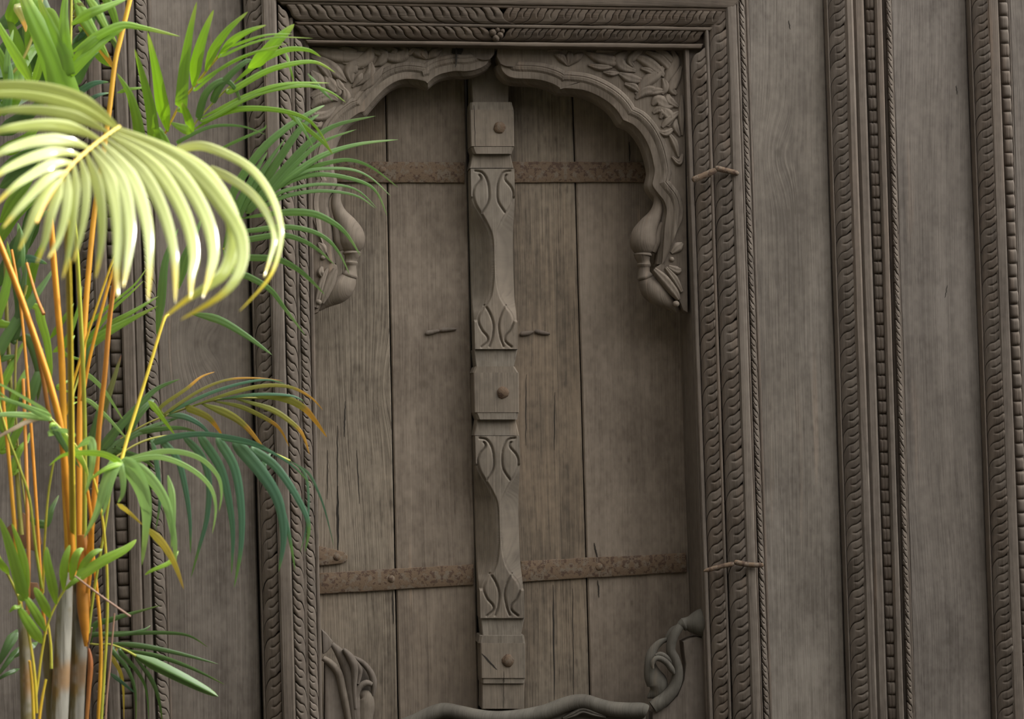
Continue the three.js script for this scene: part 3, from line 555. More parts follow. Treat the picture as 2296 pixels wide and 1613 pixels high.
bracket('left carved half arch bracket with hanging buds, its edge crossed by palm leaves', ARCH_L, BODY_L, -1, LEAVES_L, (b) => { finial(b, -1, 2230, -4); sliver(b, 1024, 103, 1022, 150, 3.5, -0.004); mesh('tar_stain', plate([[1014, 104], [1036, 103], [1039, 112], [1034, 122], [1022, 124], [1012, 119]], -0.0096, -0.011, { bev: 0 }), M.crack, b); });

// ---------------------------------------------------------------- low carved rail and its corner scrolls at the foot of the picture
const rail = tag(group('carved_rail'), 'wavy topped carved wooden rail across the foot of the door', 'rail');
const RAIL = [[880, 1630], [905, 1612], [930, 1602], [956, 1589], [982, 1579], [1002, 1577], [1033, 1583], [1071, 1591], [1110, 1595], [1161, 1592], [1212, 1583], [1240, 1574], [1266, 1564], [1291, 1558], [1314, 1558], [1337, 1565], [1368, 1573], [1406, 1576], [1436, 1576], [1448, 1580]];
mesh('rail_panel', plate([...smooth(RAIL, 70).map(([x, y]) => [x, y + 14]), [1452, FOOT - 60], [880, FOOT - 60]], -0.008, -0.055, { bev: 0.003, horiz: true }), M.rail, rail);
mesh('rail_moulding', round(RAIL.map(([x, y]) => [x, y + 17, 17, -0.006]), 0, { n: 80, k: 14, flat: 0.9 }), M.rail, rail);
mesh('carved_leaf', tongue([[1262, 1612, 3], [1285, 1602, 8], [1305, 1593, 9], [1330, 1600, 8], [1358, 1608, 3]], -0.006, 0.014), M.rail, rail);
mesh('carved_leaf', tongue([[990, 1640, 4], [1020, 1618, 9], [1060, 1628, 4]], -0.006, 0.014), M.rail, rail);

const scrollR = tag(group('corner_scroll'), 'pierced carved corner scroll with a flared bud at the lower right of the door', 'carving');
mesh('back_panel', plate([[1532, 1440], [1546, 1432], [1562, 1428], [1574, 1431], [1584, 1440], [1600, FOOT - 60], [1462, FOOT - 60], [1463, 1598], [1496, 1585], [1520, 1560], [1534, 1525], [1538, 1490], [1534, 1462]], -0.014, -0.055, { bev: 0.004 }), M.carve, scrollR);
mesh('flared_bud', round([[1522, 1412, 7], [1527, 1404, 11], [1533, 1401, 15], [1538, 1399, 14], [1548, 1399, 20], [1560, 1398, 27], [1570, 1397, 31], [1576, 1397, 31], [1578, 1397, 27]], -0.020, { n: 30, k: 18, flat: 0.8, crease: 0.6 }), M.rail, scrollR);
mesh('stem', round([[1526, 1404, 9], [1514, 1420, 11], [1506, 1440, 11], [1504, 1460, 11], [1512, 1478, 12], [1519, 1500, 12], [1518, 1524, 13], [1508, 1548, 14], [1490, 1568, 15], [1474, 1580, 16], [1464, 1587, 15]], -0.016, { n: 44, k: 14 }), M.rail, scrollR);
mesh('stem', round([[1524, 1405, 6], [1508, 1416, 9], [1496, 1432, 6], [1490, 1440, 3]], -0.034, { n: 14, k: 10 }), M.rail, scrollR);
mesh('leaf_curl', round([[1496, 1434, 4], [1482, 1440, 7], [1469, 1452, 9], [1460, 1470, 12], [1458, 1492, 14], [1464, 1515, 21], [1474, 1535, 24], [1470, 1552, 17], [1456, 1562, 6], [1451, 1565, 2]], -0.026, { n: 40, k: 14, flat: 0.6 }), M.rail, scrollR);
mesh('leaf_curl', round([[1464, 1500, 3], [1463, 1488, 5], [1470, 1478, 6], [1482, 1478, 7], [1496, 1488, 7], [1506, 1502, 7], [1512, 1512, 3]], -0.008, { n: 30, k: 12 }), M.rail, scrollR);
mesh('leaf_curl', round([[1470, 1470, 3], [1482, 1468, 6], [1498, 1478, 6], [1508, 1490, 3]], -0.012, { n: 20, k: 12 }), M.rail, scrollR);

const scrollL = tag(group('corner_scroll'), 'pierced carved corner scroll with long ridged leaves at the lower left of the door', 'carving');
mesh('back_panel', plate([[728, 1484], [742, 1492], [756, 1506], [764, 1530], [772, 1570], [780, 1613], [800, FOOT - 60], [726, FOOT - 60]], -0.012, -0.055, { bev: 0.004 }), M.carve, scrollL);
mesh('leaf_body', plate([[762, 1462], [784, 1468], [797, 1478], [818, 1490], [834, 1513], [838, 1541], [832, 1559], [836, 1650], [790, 1650], [786, 1540], [775, 1496]], -0.030, -0.055, { bev: 0.003 }), M.carve, scrollL);
mesh('corner_tip', plate([[722, 1414], [734, 1424], [746, 1440], [744, 1450], [732, 1464], [724, 1468]], -0.012, -0.050, { bev: 0.003 }), M.carve, scrollL);
mesh('leaf_ridge', round([[724, 1476, 6], [744, 1490, 8], [760, 1512, 9], [769, 1550, 9], [778, 1590, 9], [786, 1640, 8]], -0.012, { n: 30, k: 12 }), M.bracket, scrollL);
mesh('leaf_ridge', round([[744, 1444, 5], [762, 1466, 11], [778, 1496, 15], [788, 1540, 16], [794, 1590, 16], [800, 1650, 14]], -0.016, { n: 34, k: 14, flat: 0.8 }), M.carve, scrollL);
mesh('leaf_ridge', round([[770, 1456, 4], [786, 1476, 9], [795, 1500, 9], [794, 1540, 6], [797, 1590, 4]], -0.006, { n: 30, k: 12 }), M.carve, scrollL);
mesh('leaf_curl', round([[792, 1474, 4], [812, 1486, 6], [828, 1504, 7], [836, 1522, 8], [838, 1540, 7], [836, 1560, 4]], -0.018, { n: 26, k: 12 }), M.carve, scrollL);
mesh('leaf_curl', round([[834, 1536, 5], [822, 1532, 7], [808, 1540, 7], [800, 1556, 7], [797, 1580, 6]], -0.010, { n: 24, k: 12 }), M.carve, scrollL);
mesh('leaf_curl', round([[806, 1556, 8], [818, 1562, 17], [820, 1585, 20], [816, 1610, 20], [816, 1650, 18]], -0.020, { n: 24, k: 14, flat: 0.7 }), M.bracket, scrollL);
mesh('leaf_curl', round([[797, 1482, 3], [806, 1500, 6], [806, 1516, 5], [802, 1534, 4]], -0.008, { n: 20, k: 10 }), M.carve, scrollL);

// ---------------------------------------------------------------- the palm clump: canes rise from the ground, fronds carry leaflets
const palm = tag(group('areca_palm'), 'clumping palm with orange canes and arching green fronds left of the door', 'palm');
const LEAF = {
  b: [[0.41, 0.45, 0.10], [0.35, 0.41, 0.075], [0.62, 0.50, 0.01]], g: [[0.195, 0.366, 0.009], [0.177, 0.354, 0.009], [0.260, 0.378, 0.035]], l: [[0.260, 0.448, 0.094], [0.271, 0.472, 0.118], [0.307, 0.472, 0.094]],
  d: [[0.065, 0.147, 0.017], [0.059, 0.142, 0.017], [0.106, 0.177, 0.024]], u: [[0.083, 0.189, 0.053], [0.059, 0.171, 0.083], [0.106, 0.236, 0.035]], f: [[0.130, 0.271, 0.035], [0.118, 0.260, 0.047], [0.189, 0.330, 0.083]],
  o: [[0.189, 0.236, 0.024], [0.283, 0.260, 0.024], [0.590, 0.307, 0.024]], y: [[0.519, 0.425, 0.035], [0.614, 0.472, 0.035], [0.590, 0.401, 0.059]], c: [[0.283, 0.472, 0.024], [0.260, 0.472, 0.024], [0.307, 0.496, 0.035]],
  t: [[0.118, 0.153, 0.024], [0.153, 0.165, 0.024], [0.189, 0.035, 0.018]], p: [[0.496, 0.378, 0.236], [0.472, 0.354, 0.224], [0.425, 0.307, 0.201]],
};
const leafMat = new THREE.MeshPhysicalMaterial({ vertexColors: true, roughness: 0.92, transmission: 0.42, thickness: 0, clearcoat: 1.0, clearcoatRoughness: 0.16, side: THREE.DoubleSide });
const caneMat = new THREE.MeshPhysicalMaterial({ vertexColors: true, roughness: 0.55, clearcoat: 0.25, clearcoatRoughness: 0.35 });
trunkPic.map.repeat.set(5, 6); trunkPic.bump.repeat.set(5, 6);
const trunkMat = new THREE.MeshStandardMaterial({ map: trunkPic.map, bumpMap: trunkPic.bump, bumpScale: 0.003, roughness: 0.8 });
const deadMat = new THREE.MeshStandardMaterial({ color: new THREE.Color(0.17, 0.085, 0.04), roughness: 0.95, side: THREE.DoubleSide });
// one blade along photo pixels, running from z0 to z1 before the boards; its middle rib is folded, its edges droop
const midribs = new Map();
function leaflet(fr, key, wpx, z0, z1, pts, { fold = 0.13, turn = rr(-0.35, 0.35), bow = 0.015, blunt = 0, base = 0.12, free = false } = {}) {
  let near = null, best = 55;   // a blade grows out of the midrib of its frond
  for (const r of free ? [] : midribs.get(fr) ?? []) { const d = Math.hypot(r[0] - pts[0][0], r[1] - pts[0][1]); if (d < best) { best = d; near = r; } }
  if (near) { if (best > 4) pts = [[near[0], near[1]], ...pts]; z0 = near[3]; }
  const streak = Array.from({ length: 9 }, () => rr(0.90, 1.10));
  const n = Math.max(12, pts.length * 4), sp = smooth(pts, n), q = sp.map(([x, y], i) => P(x, y, lerp(z0, z1, i / n) + bow * Math.sin(i / n * Math.PI))), pos = [], col = [], idx = [], m = 9;
  const [c0, c1, c2] = LEAF[key], tone = rr(0.86, 1.12), tipAt = key === 'b' ? rr(0.80, 0.88) : key === 'o' ? rr(0.5, 0.7) : key === 't' ? 0.93 : rr(0.80, 0.95);
  for (let i = 0; i <= n; i++) {
    const s = i / n, d = V3(0, 0, 0).subVectors(q[Math.min(n, i + 1)], q[Math.max(0, i - 1)]).normalize();
    const look0 = V3(camera.position.x - 0.6 * 0, 1.7, 3).sub(AIM).normalize(), nn = look0.addScaledVector(d, -look0.dot(d)).normalize().applyAxisAngle(d, turn * (0.4 + 0.6 * s));
    const side = V3(0, 0, 0).crossVectors(nn, d).normalize();
    const w = wpx * (key === 'b' ? 0.66 : 0.58) * mpp(q[i]) * Math.min(1, base + s * 3.4) * Math.max(0.015, Math.pow(1 - Math.pow(s, 1.9 + blunt), 0.75)) / Math.cos(Math.min(0.9, Math.abs(turn) * 0.8));
    for (let j = 0; j < m; j++) {
      const t = j / (m - 1) * 2 - 1, v = q[i].clone().addScaledVector(side, t * w).addScaledVector(nn, -fold * w * Math.abs(t) + 0.10 * w * Math.sin(Math.abs(t) * Math.PI));
      pos.push(v.x, v.y, v.z);
      const a = s < 0.5 ? c0.map((x, k) => lerp(x, c1[k], s * 2)) : c1, e = sstep(tipAt - 0.05, tipAt + 0.05, s), k = tone * (Math.abs(t) < 0.1 ? 1.14 : 1) * streak[j] * (1 + 0.10 * (vn(t * 9 + i, s * 3, 5) - 0.5));
      col.push(...a.map((x, z) => clamp(lerp(x, c2[z], e) * k)));
    }
  }
  for (let i = 0; i < n; i++) for (let j = 0; j < m - 1; j++) { const a = i * m + j; idx.push(a, a + m, a + 1, a + 1, a + m, a + m + 1); }
  const g = geoFrom(pos, idx, null); g.setAttribute('color', new THREE.Float32BufferAttribute(col, 3));
  return mesh('leaflet', g, leafMat, fr);
}
const STEM = { orange: [0.62, 0.25, 0.015], amber: [0.62, 0.34, 0.02], yellow: [0.58, 0.44, 0.03], lime: [0.36, 0.38, 0.04], brown: [0.36, 0.15, 0.03], olive: [0.26, 0.24, 0.04], pink: [0.34, 0.20, 0.14], red: [0.30, 0.09, 0.03] };
function stemGeo(pts, c0, c1, ground) {   // [px, py, radius px, z]
  const n = Math.max(10, pts.length * 5), sp = smooth(pts, n), q = sp.map((s) => P(s[0], s[1], s[3])), rad = sp.map((s, i) => s[2] * mpp(q[i])), k = 10, pos = [], col = [], idx = [];
  if (ground) { const e = q[n].clone(), f = q[n - 4]; e.x += (e.x - f.x) / Math.max(0.05, f.y - e.y) * e.y * 0.3; e.z -= 0.02; e.y = 0; q.push(e); rad.push(rad[n] * 1.15); }
  const L = q.length - 1;
  for (let i = 0; i <= L; i++) {
    const d = V3(0, 0, 0).subVectors(q[Math.min(L, i + 1)], q[Math.max(0, i - 1)]).normalize(), s = V3(0, 0, 1).cross(d).normalize(), o = V3(0, 0, 0).crossVectors(d, s);
    for (let j = 0; j < k; j++) {
      const a = j / k * 2 * Math.PI, v = q[i].clone().addScaledVector(s, Math.cos(a) * rad[i]).addScaledVector(o, Math.sin(a) * rad[i]); pos.push(v.x, v.y, v.z);
      const t = i / L, f = 0.82 + 0.36 * vn(j * 0.9, i * 0.8 + v.x * 40, 31); col.push(...c0.map((x, z) => clamp(lerp(x, c1[z], t) * f)));
    }
  }
  for (let i = 0; i < L; i++) for (let j = 0; j < k; j++) { const a = i * k + j, b = i * k + (j + 1) % k; idx.push(a, b, a + k, b, b + k, a + k); }
  for (const [o, dir] of [[0, 1], [L, -1]]) { const c = pos.length / 3; pos.push(q[o].x, q[o].y, q[o].z); col.push(...c0); for (let j = 0; j < k; j++) { const a = o * k + j, b = o * k + (j + 1) % k; dir > 0 ? idx.push(c, b, a) : idx.push(c, a, b); } }
  return grainUV(geoFrom(pos, idx, 1.2, col));
}
const cane = (a, b, pts, ground = false, parent = palm, name = 'cane') => mesh(name, stemGeo(pts, STEM[a], STEM[b], ground), caneMat, parent);
const R3 = (w, z, pts) => pts.map(([x, y], i) => [x, y, w / 2 * (0.75 + 0.25 * i / (pts.length - 1)), Array.isArray(z) ? lerp(z[0], z[1], i / (pts.length - 1)) : z]);

// trunks
const trunk = (pts) => mesh('trunk', stemGeo(pts, [1, 1, 1], [1, 1, 1], true), trunkMat, palm);
trunk([[150, 1284, 14, 0.62], [143, 1400, 18, 0.62], [138, 1500, 19, 0.62], [132, 1620, 20, 0.62]]);
trunk([[180, 1282, 16, 0.58], [180, 1400, 18, 0.58], [174, 1520, 18, 0.58], [168, 1620, 19, 0.58]]);
trunk([[50, 1370, 11, 0.66], [56, 1480, 12, 0.66], [60, 1620, 13, 0.66]]);
trunk([[98, 1424, 8, 0.60], [109, 1510, 11, 0.60], [117, 1620, 12, 0.60]]);
cane('brown', 'orange', [[184, 1200, 11, 0.6], [186, 1280, 14, 0.600], [187, 1350, 15, 0.604], [190, 1400, 11, 0.604], [193, 1450, 4, 0.602]], false, palm, 'leaf_sheath');
cane('red', 'brown', [[199, 1455, 3, 0.6], [203, 1490, 6, 0.6], [199, 1550, 5, 0.6], [194, 1620, 4, 0.6]], false, palm, 'leaf_sheath');
// canes
cane('orange', 'orange', R3(17, [0.80, 0.66], [[-30, 480], [0, 548], [40, 650], [75, 750], [108, 850], [134, 950], [146, 1050], [158, 1180], [164, 1300]]));
cane('orange', 'amber', R3(17, [0.70, 0.60], [[112, 470], [118, 555], [130, 700], [138, 800], [142, 930], [146, 1080], [152, 1200], [154, 1300]]));
cane('yellow', 'yellow', R3(15, [1.56, 0.60], [[142, 405], [148, 480], [153, 600], [156, 720], [158, 850], [160, 1000], [162, 1120], [165, 1290]]));
cane('lime', 'lime', R3(11, [0.75, 0.56], [[166, 480], [172, 560], [180, 700], [187, 850], [190, 1000], [189, 1200], [186, 1300]]));
cane('amber', 'orange', R3(14, [0.50, 0.52], [[296, -20], [272, 80], [258, 140], [246, 240], [234, 330], [214, 460], [205, 540], [196, 640], [189, 740], [182, 860], [178, 960], [178, 1120], [180, 1290]]));
cane('brown', 'orange', R3(13, [0.72, 0.60], [[262, 560], [255, 640], [245, 720], [235, 840], [222, 960], [217, 1040], [205, 1190], [192, 1310]]));
cane('yellow', 'amber', R3(6, [0.66, 0.62], [[262, 560], [240, 620], [200, 740], [164, 860], [148, 930]]));
cane('amber', 'orange', R3(8, [0.60, 0.58], [[266, 570], [246, 630], [214, 750], [196, 830], [184, 900]]));
cane('orange', 'orange', R3(8, [0.5, 0.55], [[26, 560], [40, 640], [50, 720], [60, 830], [70, 960], [78, 1080], [86, 1210], [94, 1340], [104, 1440]]));
cane('orange', 'brown', R3(8, [0.5, 0.56], [[60, 590], [80, 660], [98, 705]]));
cane('brown', 'brown', R3(11, [0.70, 0.62], [[52, 690], [76, 760], [95, 840], [110, 930], [120, 960]]));
cane('orange', 'amber', R3(10, [0.66, 0.66], [[-6, 780], [4, 860], [10, 930], [18, 1010], [26, 1100], [36, 1230], [44, 1340], [50, 1390]]));
cane('orange', 'brown', R3(10, [0.5, 0.6], [[52, 850], [57, 980], [61, 1120], [64, 1260], [62, 1380]]));
cane('lime', 'lime', R3(7, [0.74, 0.68], [[-4, 900], [18, 980], [44, 1050], [66, 1120], [80, 1230], [94, 1320]]));
cane('lime', 'yellow', R3(6, [0.72, 0.66], [[120, 1036], [108, 1110], [101, 1200], [98, 1260], [96, 1330]]));
cane('olive', 'olive', R3(11, [0.48, 0.5], [[12, 560], [14, 680], [20, 800], [26, 900], [34, 1000], [42, 1120], [48, 1200]]));
cane('yellow', 'lime', R3(7, [0.66, 0.62], [[206, 1060], [222, 1120], [233, 1190], [240, 1290], [240, 1400], [233, 1520], [226, 1630]]), true);
cane('lime', 'lime', R3(7, [0.64, 0.60], [[246, 1110], [236, 1180], [220, 1270], [207, 1350], [198, 1420]]));
cane('orange', 'amber', R3(9, [0.60, 0.58], [[206, 1220], [215, 1300], [224, 1400], [226, 1480], [220, 1630]]), true);
cane('amber', 'yellow', R3(8, [0.72, 0.70], [[66, 1482], [72, 1540], [76, 1630]]), true);
cane('yellow', 'amber', R3(7, [0.70, 0.70], [[103, 1524], [94, 1570], [86, 1630]]), true);
cane('yellow', 'lime', R3(7, [0.66, 0.66], [[108, 1400], [114, 1450], [115, 1500]]));
cane('orange', 'orange', R3(10, [0.66, 0.62], [[196, 1100], [206, 1180], [204, 1260], [196, 1330]]));
cane('pink', 'pink', R3(5, [0.74, 0.70], [[168, 1292], [228, 1338], [292, 1383]]), false, palm, 'dry_twig');
cane('pink', 'pink', R3(4.5, [0.60, 0.60], [[257, 1376], [252, 1430], [246, 1500], [240, 1560], [236, 1630]]), true, palm, 'dry_twig');
cane('pink', 'pink', R3(4, [0.62, 0.60], [[206, 1408], [202, 1430], [196, 1454]]), false, palm, 'dry_twig');
const curl = (pts, z) => mesh('dead_leaf', plate(pts, z, z - 0.004, { bev: 0.001 }), deadMat, palm);
curl([[8, 1190], [30, 1172], [52, 1150], [70, 1168], [88, 1184], [94, 1220], [80, 1238], [60, 1230], [30, 1236], [12, 1222]], 0.40);
curl([[62, 1306], [84, 1308], [90, 1330], [74, 1346], [60, 1334]], 0.42);

const frond = () => group('frond', palm);
const rachis = (fr, a, b, w, z, pts) => { const r = R3(w, z, pts); midribs.set(fr, smooth(r, 40)); return cane(a, b, r, false, fr, 'rachis'); };
// the sunlit frond that arches out towards the viewer
let F = frond();
rachis(F, 'yellow', 'amber', 9, [1.49, 1.69], [[268, 284], [244, 300], [215, 322], [188, 345], [165, 366], [140, 396], [120, 424], [98, 462], [80, 500]]);
for (const [w, za, zb, pts, o] of [
  [30, 1.50, 1.57, [[264, 284], [205, 240], [140, 210], [60, 194], [-20, 192], [-110, 205]], {}], [22, 1.50, 1.59, [[258, 288], [195, 252], [120, 226], [40, 212], [-30, 214], [-110, 232]], {}],
  [21, 1.52, 1.61, [[246, 298], [190, 270], [130, 252], [60, 246], [0, 250], [-90, 270]], {}], [25, 1.54, 1.63, [[226, 314], [170, 290], [110, 280], [50, 284], [0, 293], [-80, 322]], {}],
  [25, 1.57, 1.67, [[202, 332], [150, 316], [95, 314], [40, 326], [0, 343], [-60, 380]], {}], [22, 1.59, 1.69, [[184, 348], [130, 340], [80, 350], [35, 368], [0, 388], [-40, 420]], {}],
  [21, 1.61, 1.71, [[168, 364], [120, 366], [70, 392], [30, 420], [-15, 464]], {}], [20, 1.63, 1.72, [[152, 382], [110, 396], [70, 436], [36, 474], [6, 512]], {}],
  [22, 1.65, 1.73, [[142, 396], [108, 424], [80, 470], [60, 520], [42, 562]], {}], [22, 1.65, 1.73, [[140, 400], [126, 440], [112, 486], [100, 540], [82, 592]], {}],
  [19, 1.63, 1.73, [[152, 384], [150, 430], [146, 480], [130, 540], [108, 580]], {}], [20, 1.62, 1.73, [[166, 366], [168, 420], [164, 480], [156, 560], [140, 626]], {}],
  [19, 1.60, 1.72, [[180, 352], [190, 400], [192, 450], [182, 520], [164, 590]], {}], [22, 1.59, 1.72, [[192, 342], [214, 400], [226, 460], [228, 540], [214, 626]], {}],
  [24, 1.58, 1.72, [[204, 332], [240, 390], [258, 450], [266, 530], [262, 600], [264, 668]], {}], [22, 1.57, 1.72, [[214, 324], [256, 380], [282, 440], [292, 520], [286, 590], [276, 646]], {}],
  [22, 1.55, 1.71, [[226, 316], [275, 370], [310, 430], [332, 510], [336, 590], [332, 676]], {}], [24, 1.54, 1.71, [[236, 308], [300, 366], [346, 430], [378, 510], [392, 590], [393, 680]], {}],
  [25, 1.53, 1.70, [[244, 301], [320, 350], [375, 410], [418, 490], [436, 570], [430, 620], [427, 672]], {}], [26, 1.52, 1.69, [[252, 296], [345, 345], [410, 400], [460, 480], [480, 560], [470, 620], [455, 668]], {}],
  [30, 1.51, 1.69, [[258, 290], [360, 332], [440, 390], [500, 460], [540, 530], [540, 600], [500, 660], [404, 718]], {}], [26, 1.51, 1.68, [[264, 286], [370, 330], [450, 380], [504, 450], [526, 520], [510, 600], [470, 640], [420, 672], [364, 716]], {}],
  [15, 1.32, 1.57, [[396, 333], [450, 326], [505, 344], [560, 376], [600, 424], [624, 480], [630, 540], [606, 620], [536, 699]], { base: 0.7 }], [14, 1.37, 1.57, [[470, 375], [520, 402], [566, 436], [600, 482], [616, 530], [606, 580], [592, 622]], { base: 0.6 }],
]) leaflet(F, 'b', w, za, zb, pts, { turn: pts[2][0] > 250 ? rr(-0.95, -0.5) : rr(-0.25, 0.25), fold: 0.14, ...o });

// green frond at the top, pointing up to the right
F = frond();
rachis(F, 'amber', 'lime', 6, [0.52, 0.60], [[352, 332], [372, 296], [405, 232], [440, 188], [470, 150], [510, 104], [540, 82]]);
for (const [w, pts] of [
  [30, [[376, 296], [362, 230], [350, 160], [331, 72]]], [28, [[346, 318], [338, 250], [322, 180], [302, 110]]], [24, [[318, 318], [306, 262], [290, 210], [262, 164]]], [27, [[405, 240], [412, 160], [424, 80], [441, 4]]],
  [25, [[433, 196], [440, 140], [456, 80], [479, 22]]], [20, [[460, 162], [480, 110], [512, 66], [556, 26]]], [17, [[486, 132], [520, 92], [556, 70], [597, 56]]], [7, [[505, 110], [550, 92], [600, 78], [655, 76]]], [7, [[500, 124], [560, 98], [620, 84], [702, 86]]],
  [7, [[440, 200], [500, 150], [560, 120], [650, 96]]], [7, [[450, 182], [520, 140], [580, 116], [640, 110]]], [22, [[425, 290], [416, 250], [408, 230]]],
]) leaflet(F, 'g', w, 0.56, 0.62, pts);
leaflet(F, 'g', 26, 0.54, 0.58, [[556, 152], [585, 130], [620, 92], [660, 54]], { blunt: 1.5 });
leaflet(F, 'g', 17, 0.50, 0.52, [[380, 352], [368, 312], [350, 290], [338, 330], [332, 352]]);
F = frond();
rachis(F, 'lime', 'lime', 4, [0.50, 0.52], [[396, 330], [425, 295], [446, 266], [486, 222], [520, 190], [560, 160]]);
for (const [k, w, pts] of [
  ['d', 17, [[445, 262], [462, 208], [500, 180], [528, 200], [546, 250]]], ['d', 16, [[477, 228], [496, 190], [540, 146], [566, 138], [600, 174]]], ['g', 13, [[424, 297], [500, 254], [560, 243], [640, 250], [700, 276], [746, 345]]], ['g', 11, [[460, 270], [550, 222], [612, 201], [690, 192], [740, 206], [776, 230]]],
  ['g', 11, [[440, 270], [560, 212], [640, 188], [740, 186]]], ['g', 14, [[516, 205], [594, 161], [660, 142], [710, 140], [752, 163]]], ['g', 14, [[520, 190], [580, 140], [640, 112], [690, 112], [720, 128]]], ['g', 7, [[640, 116], [650, 150], [660, 188]]],
  ['f', 8, [[400, 318], [470, 285], [540, 283], [596, 302]]], ['f', 7, [[470, 345], [540, 312], [590, 290], [596, 280]]], ['g', 10, [[640, 252], [690, 290], [725, 320], [746, 346]]], ['f', 8, [[690, 165], [720, 200], [746, 226]]], ['f', 8, [[656, 256], [680, 290], [704, 332]]],
]) leaflet(F, k, w, 0.46, 0.52, pts);

// blue green frond reaching right across the jamb
F = frond();
rachis(F, 'lime', 'lime', 5, [0.40, 0.42], [[500, 560], [530, 500], [560, 460], [596, 424], [640, 402]]);
for (const [w, pts] of [
  [19, [[520, 440], [578, 346], [640, 288], [700, 250], [728, 236]]], [19, [[548, 470], [610, 380], [672, 290], [716, 256]]], [18, [[560, 470], [620, 400], [688, 325], [750, 282], [843, 260]]], [13, [[590, 450], [660, 372], [720, 320], [800, 290]]], [16, [[606, 428], [650, 395], [720, 350], [800, 324], [893, 313]]],
  [10, [[630, 410], [690, 380], [736, 365], [784, 359], [834, 376], [893, 421]]], [9, [[610, 420], [660, 395], [705, 380], [780, 379], [830, 398], [877, 441]]], [12, [[600, 430], [660, 402], [720, 391], [796, 403], [842, 428], [868, 484]]], [9, [[605, 445], [640, 427], [718, 413], [796, 424], [846, 468]]], [10, [[590, 462], [640, 440], [718, 428], [796, 438], [842, 468]]],
  [16, [[540, 490], [629, 477], [696, 478], [741, 496], [776, 524], [808, 573]]], [12, [[548, 518], [629, 509], [686, 515], [730, 534], [760, 567], [784, 616]]], [13, [[545, 538], [625, 527], [674, 538], [714, 561], [750, 594]]], [14, [[540, 576], [618, 581], [664, 602], [700, 632], [728, 661]]],
  [15, [[520, 606], [560, 622], [606, 650], [640, 694], [684, 752]]], [17, [[428, 703], [490, 717], [552, 753], [610, 796]]], [16, [[500, 560], [530, 470], [570, 390], [600, 340]]], [15, [[512, 540], [552, 450], [598, 370], [640, 310]]],
]) leaflet(F, 'f', w, 0.38, 0.42, pts);

// dark frond with drooping leaflets, lower middle
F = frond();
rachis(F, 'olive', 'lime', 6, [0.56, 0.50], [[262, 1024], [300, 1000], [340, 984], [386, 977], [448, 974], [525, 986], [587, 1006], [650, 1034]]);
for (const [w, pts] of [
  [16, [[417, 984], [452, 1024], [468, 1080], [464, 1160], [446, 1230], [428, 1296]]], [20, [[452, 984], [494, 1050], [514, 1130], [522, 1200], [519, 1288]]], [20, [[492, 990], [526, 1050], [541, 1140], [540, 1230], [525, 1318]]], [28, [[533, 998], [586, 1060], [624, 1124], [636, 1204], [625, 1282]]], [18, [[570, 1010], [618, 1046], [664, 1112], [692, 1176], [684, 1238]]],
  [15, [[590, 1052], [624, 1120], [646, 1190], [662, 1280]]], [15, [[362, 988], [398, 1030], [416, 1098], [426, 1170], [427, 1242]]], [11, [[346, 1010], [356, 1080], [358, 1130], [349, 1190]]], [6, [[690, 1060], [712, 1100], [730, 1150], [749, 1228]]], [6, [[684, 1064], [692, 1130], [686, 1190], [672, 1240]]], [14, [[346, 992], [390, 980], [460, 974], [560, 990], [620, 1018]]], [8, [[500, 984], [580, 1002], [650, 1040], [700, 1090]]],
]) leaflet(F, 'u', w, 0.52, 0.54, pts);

// olive frond with yellowing tips above it
F = frond();
rachis(F, 'olive', 'olive', 5, [0.42, 0.40], [[270, 985], [330, 950], [417, 916], [479, 898], [541, 893], [618, 894]]);
for (const [k, w, pts] of [
  ['o', 7, [[374, 925], [448, 876], [510, 852], [572, 848], [634, 854]]], ['u', 8, [[386, 922], [463, 885], [541, 860], [600, 852], [640, 862]]], ['o', 9, [[417, 916], [510, 884], [587, 866], [649, 868], [696, 891], [724, 920]]], ['u', 7, [[478, 898], [572, 885], [649, 887], [682, 900]]],
  ['o', 16, [[570, 890], [634, 893], [680, 915], [708, 946], [733, 981]]], ['o', 12, [[525, 894], [603, 916], [649, 944], [678, 974], [694, 1020]]], ['o', 10, [[478, 900], [541, 913], [603, 943], [630, 966], [648, 1002]]], ['o', 17, [[452, 906], [510, 928], [552, 958], [596, 1012]]], ['o', 15, [[422, 916], [463, 934], [484, 956], [500, 980]]], ['u', 13, [[372, 932], [411, 934], [448, 952], [476, 980]]],
  ['d', 20, [[290, 962], [310, 930], [338, 900], [344, 896]]], ['d', 20, [[228, 1010], [262, 964], [300, 922], [349, 874], [404, 850]]], ['o', 8, [[360, 914], [417, 873], [450, 846], [482, 834]]], ['d', 16, [[236, 1018], [300, 976], [360, 950], [420, 930]]], ['d', 12, [[290, 975], [340, 965], [400, 960], [440, 968]]], ['d', 20, [[250, 1006], [280, 1018], [320, 1030], [346, 1050]]],
]) leaflet(F, k, w, 0.42, 0.40, pts);

leaflet(F, 'c', 14, 0.43, 0.44, [[332, 899], [346, 914], [364, 938], [394, 978]], { free: true });

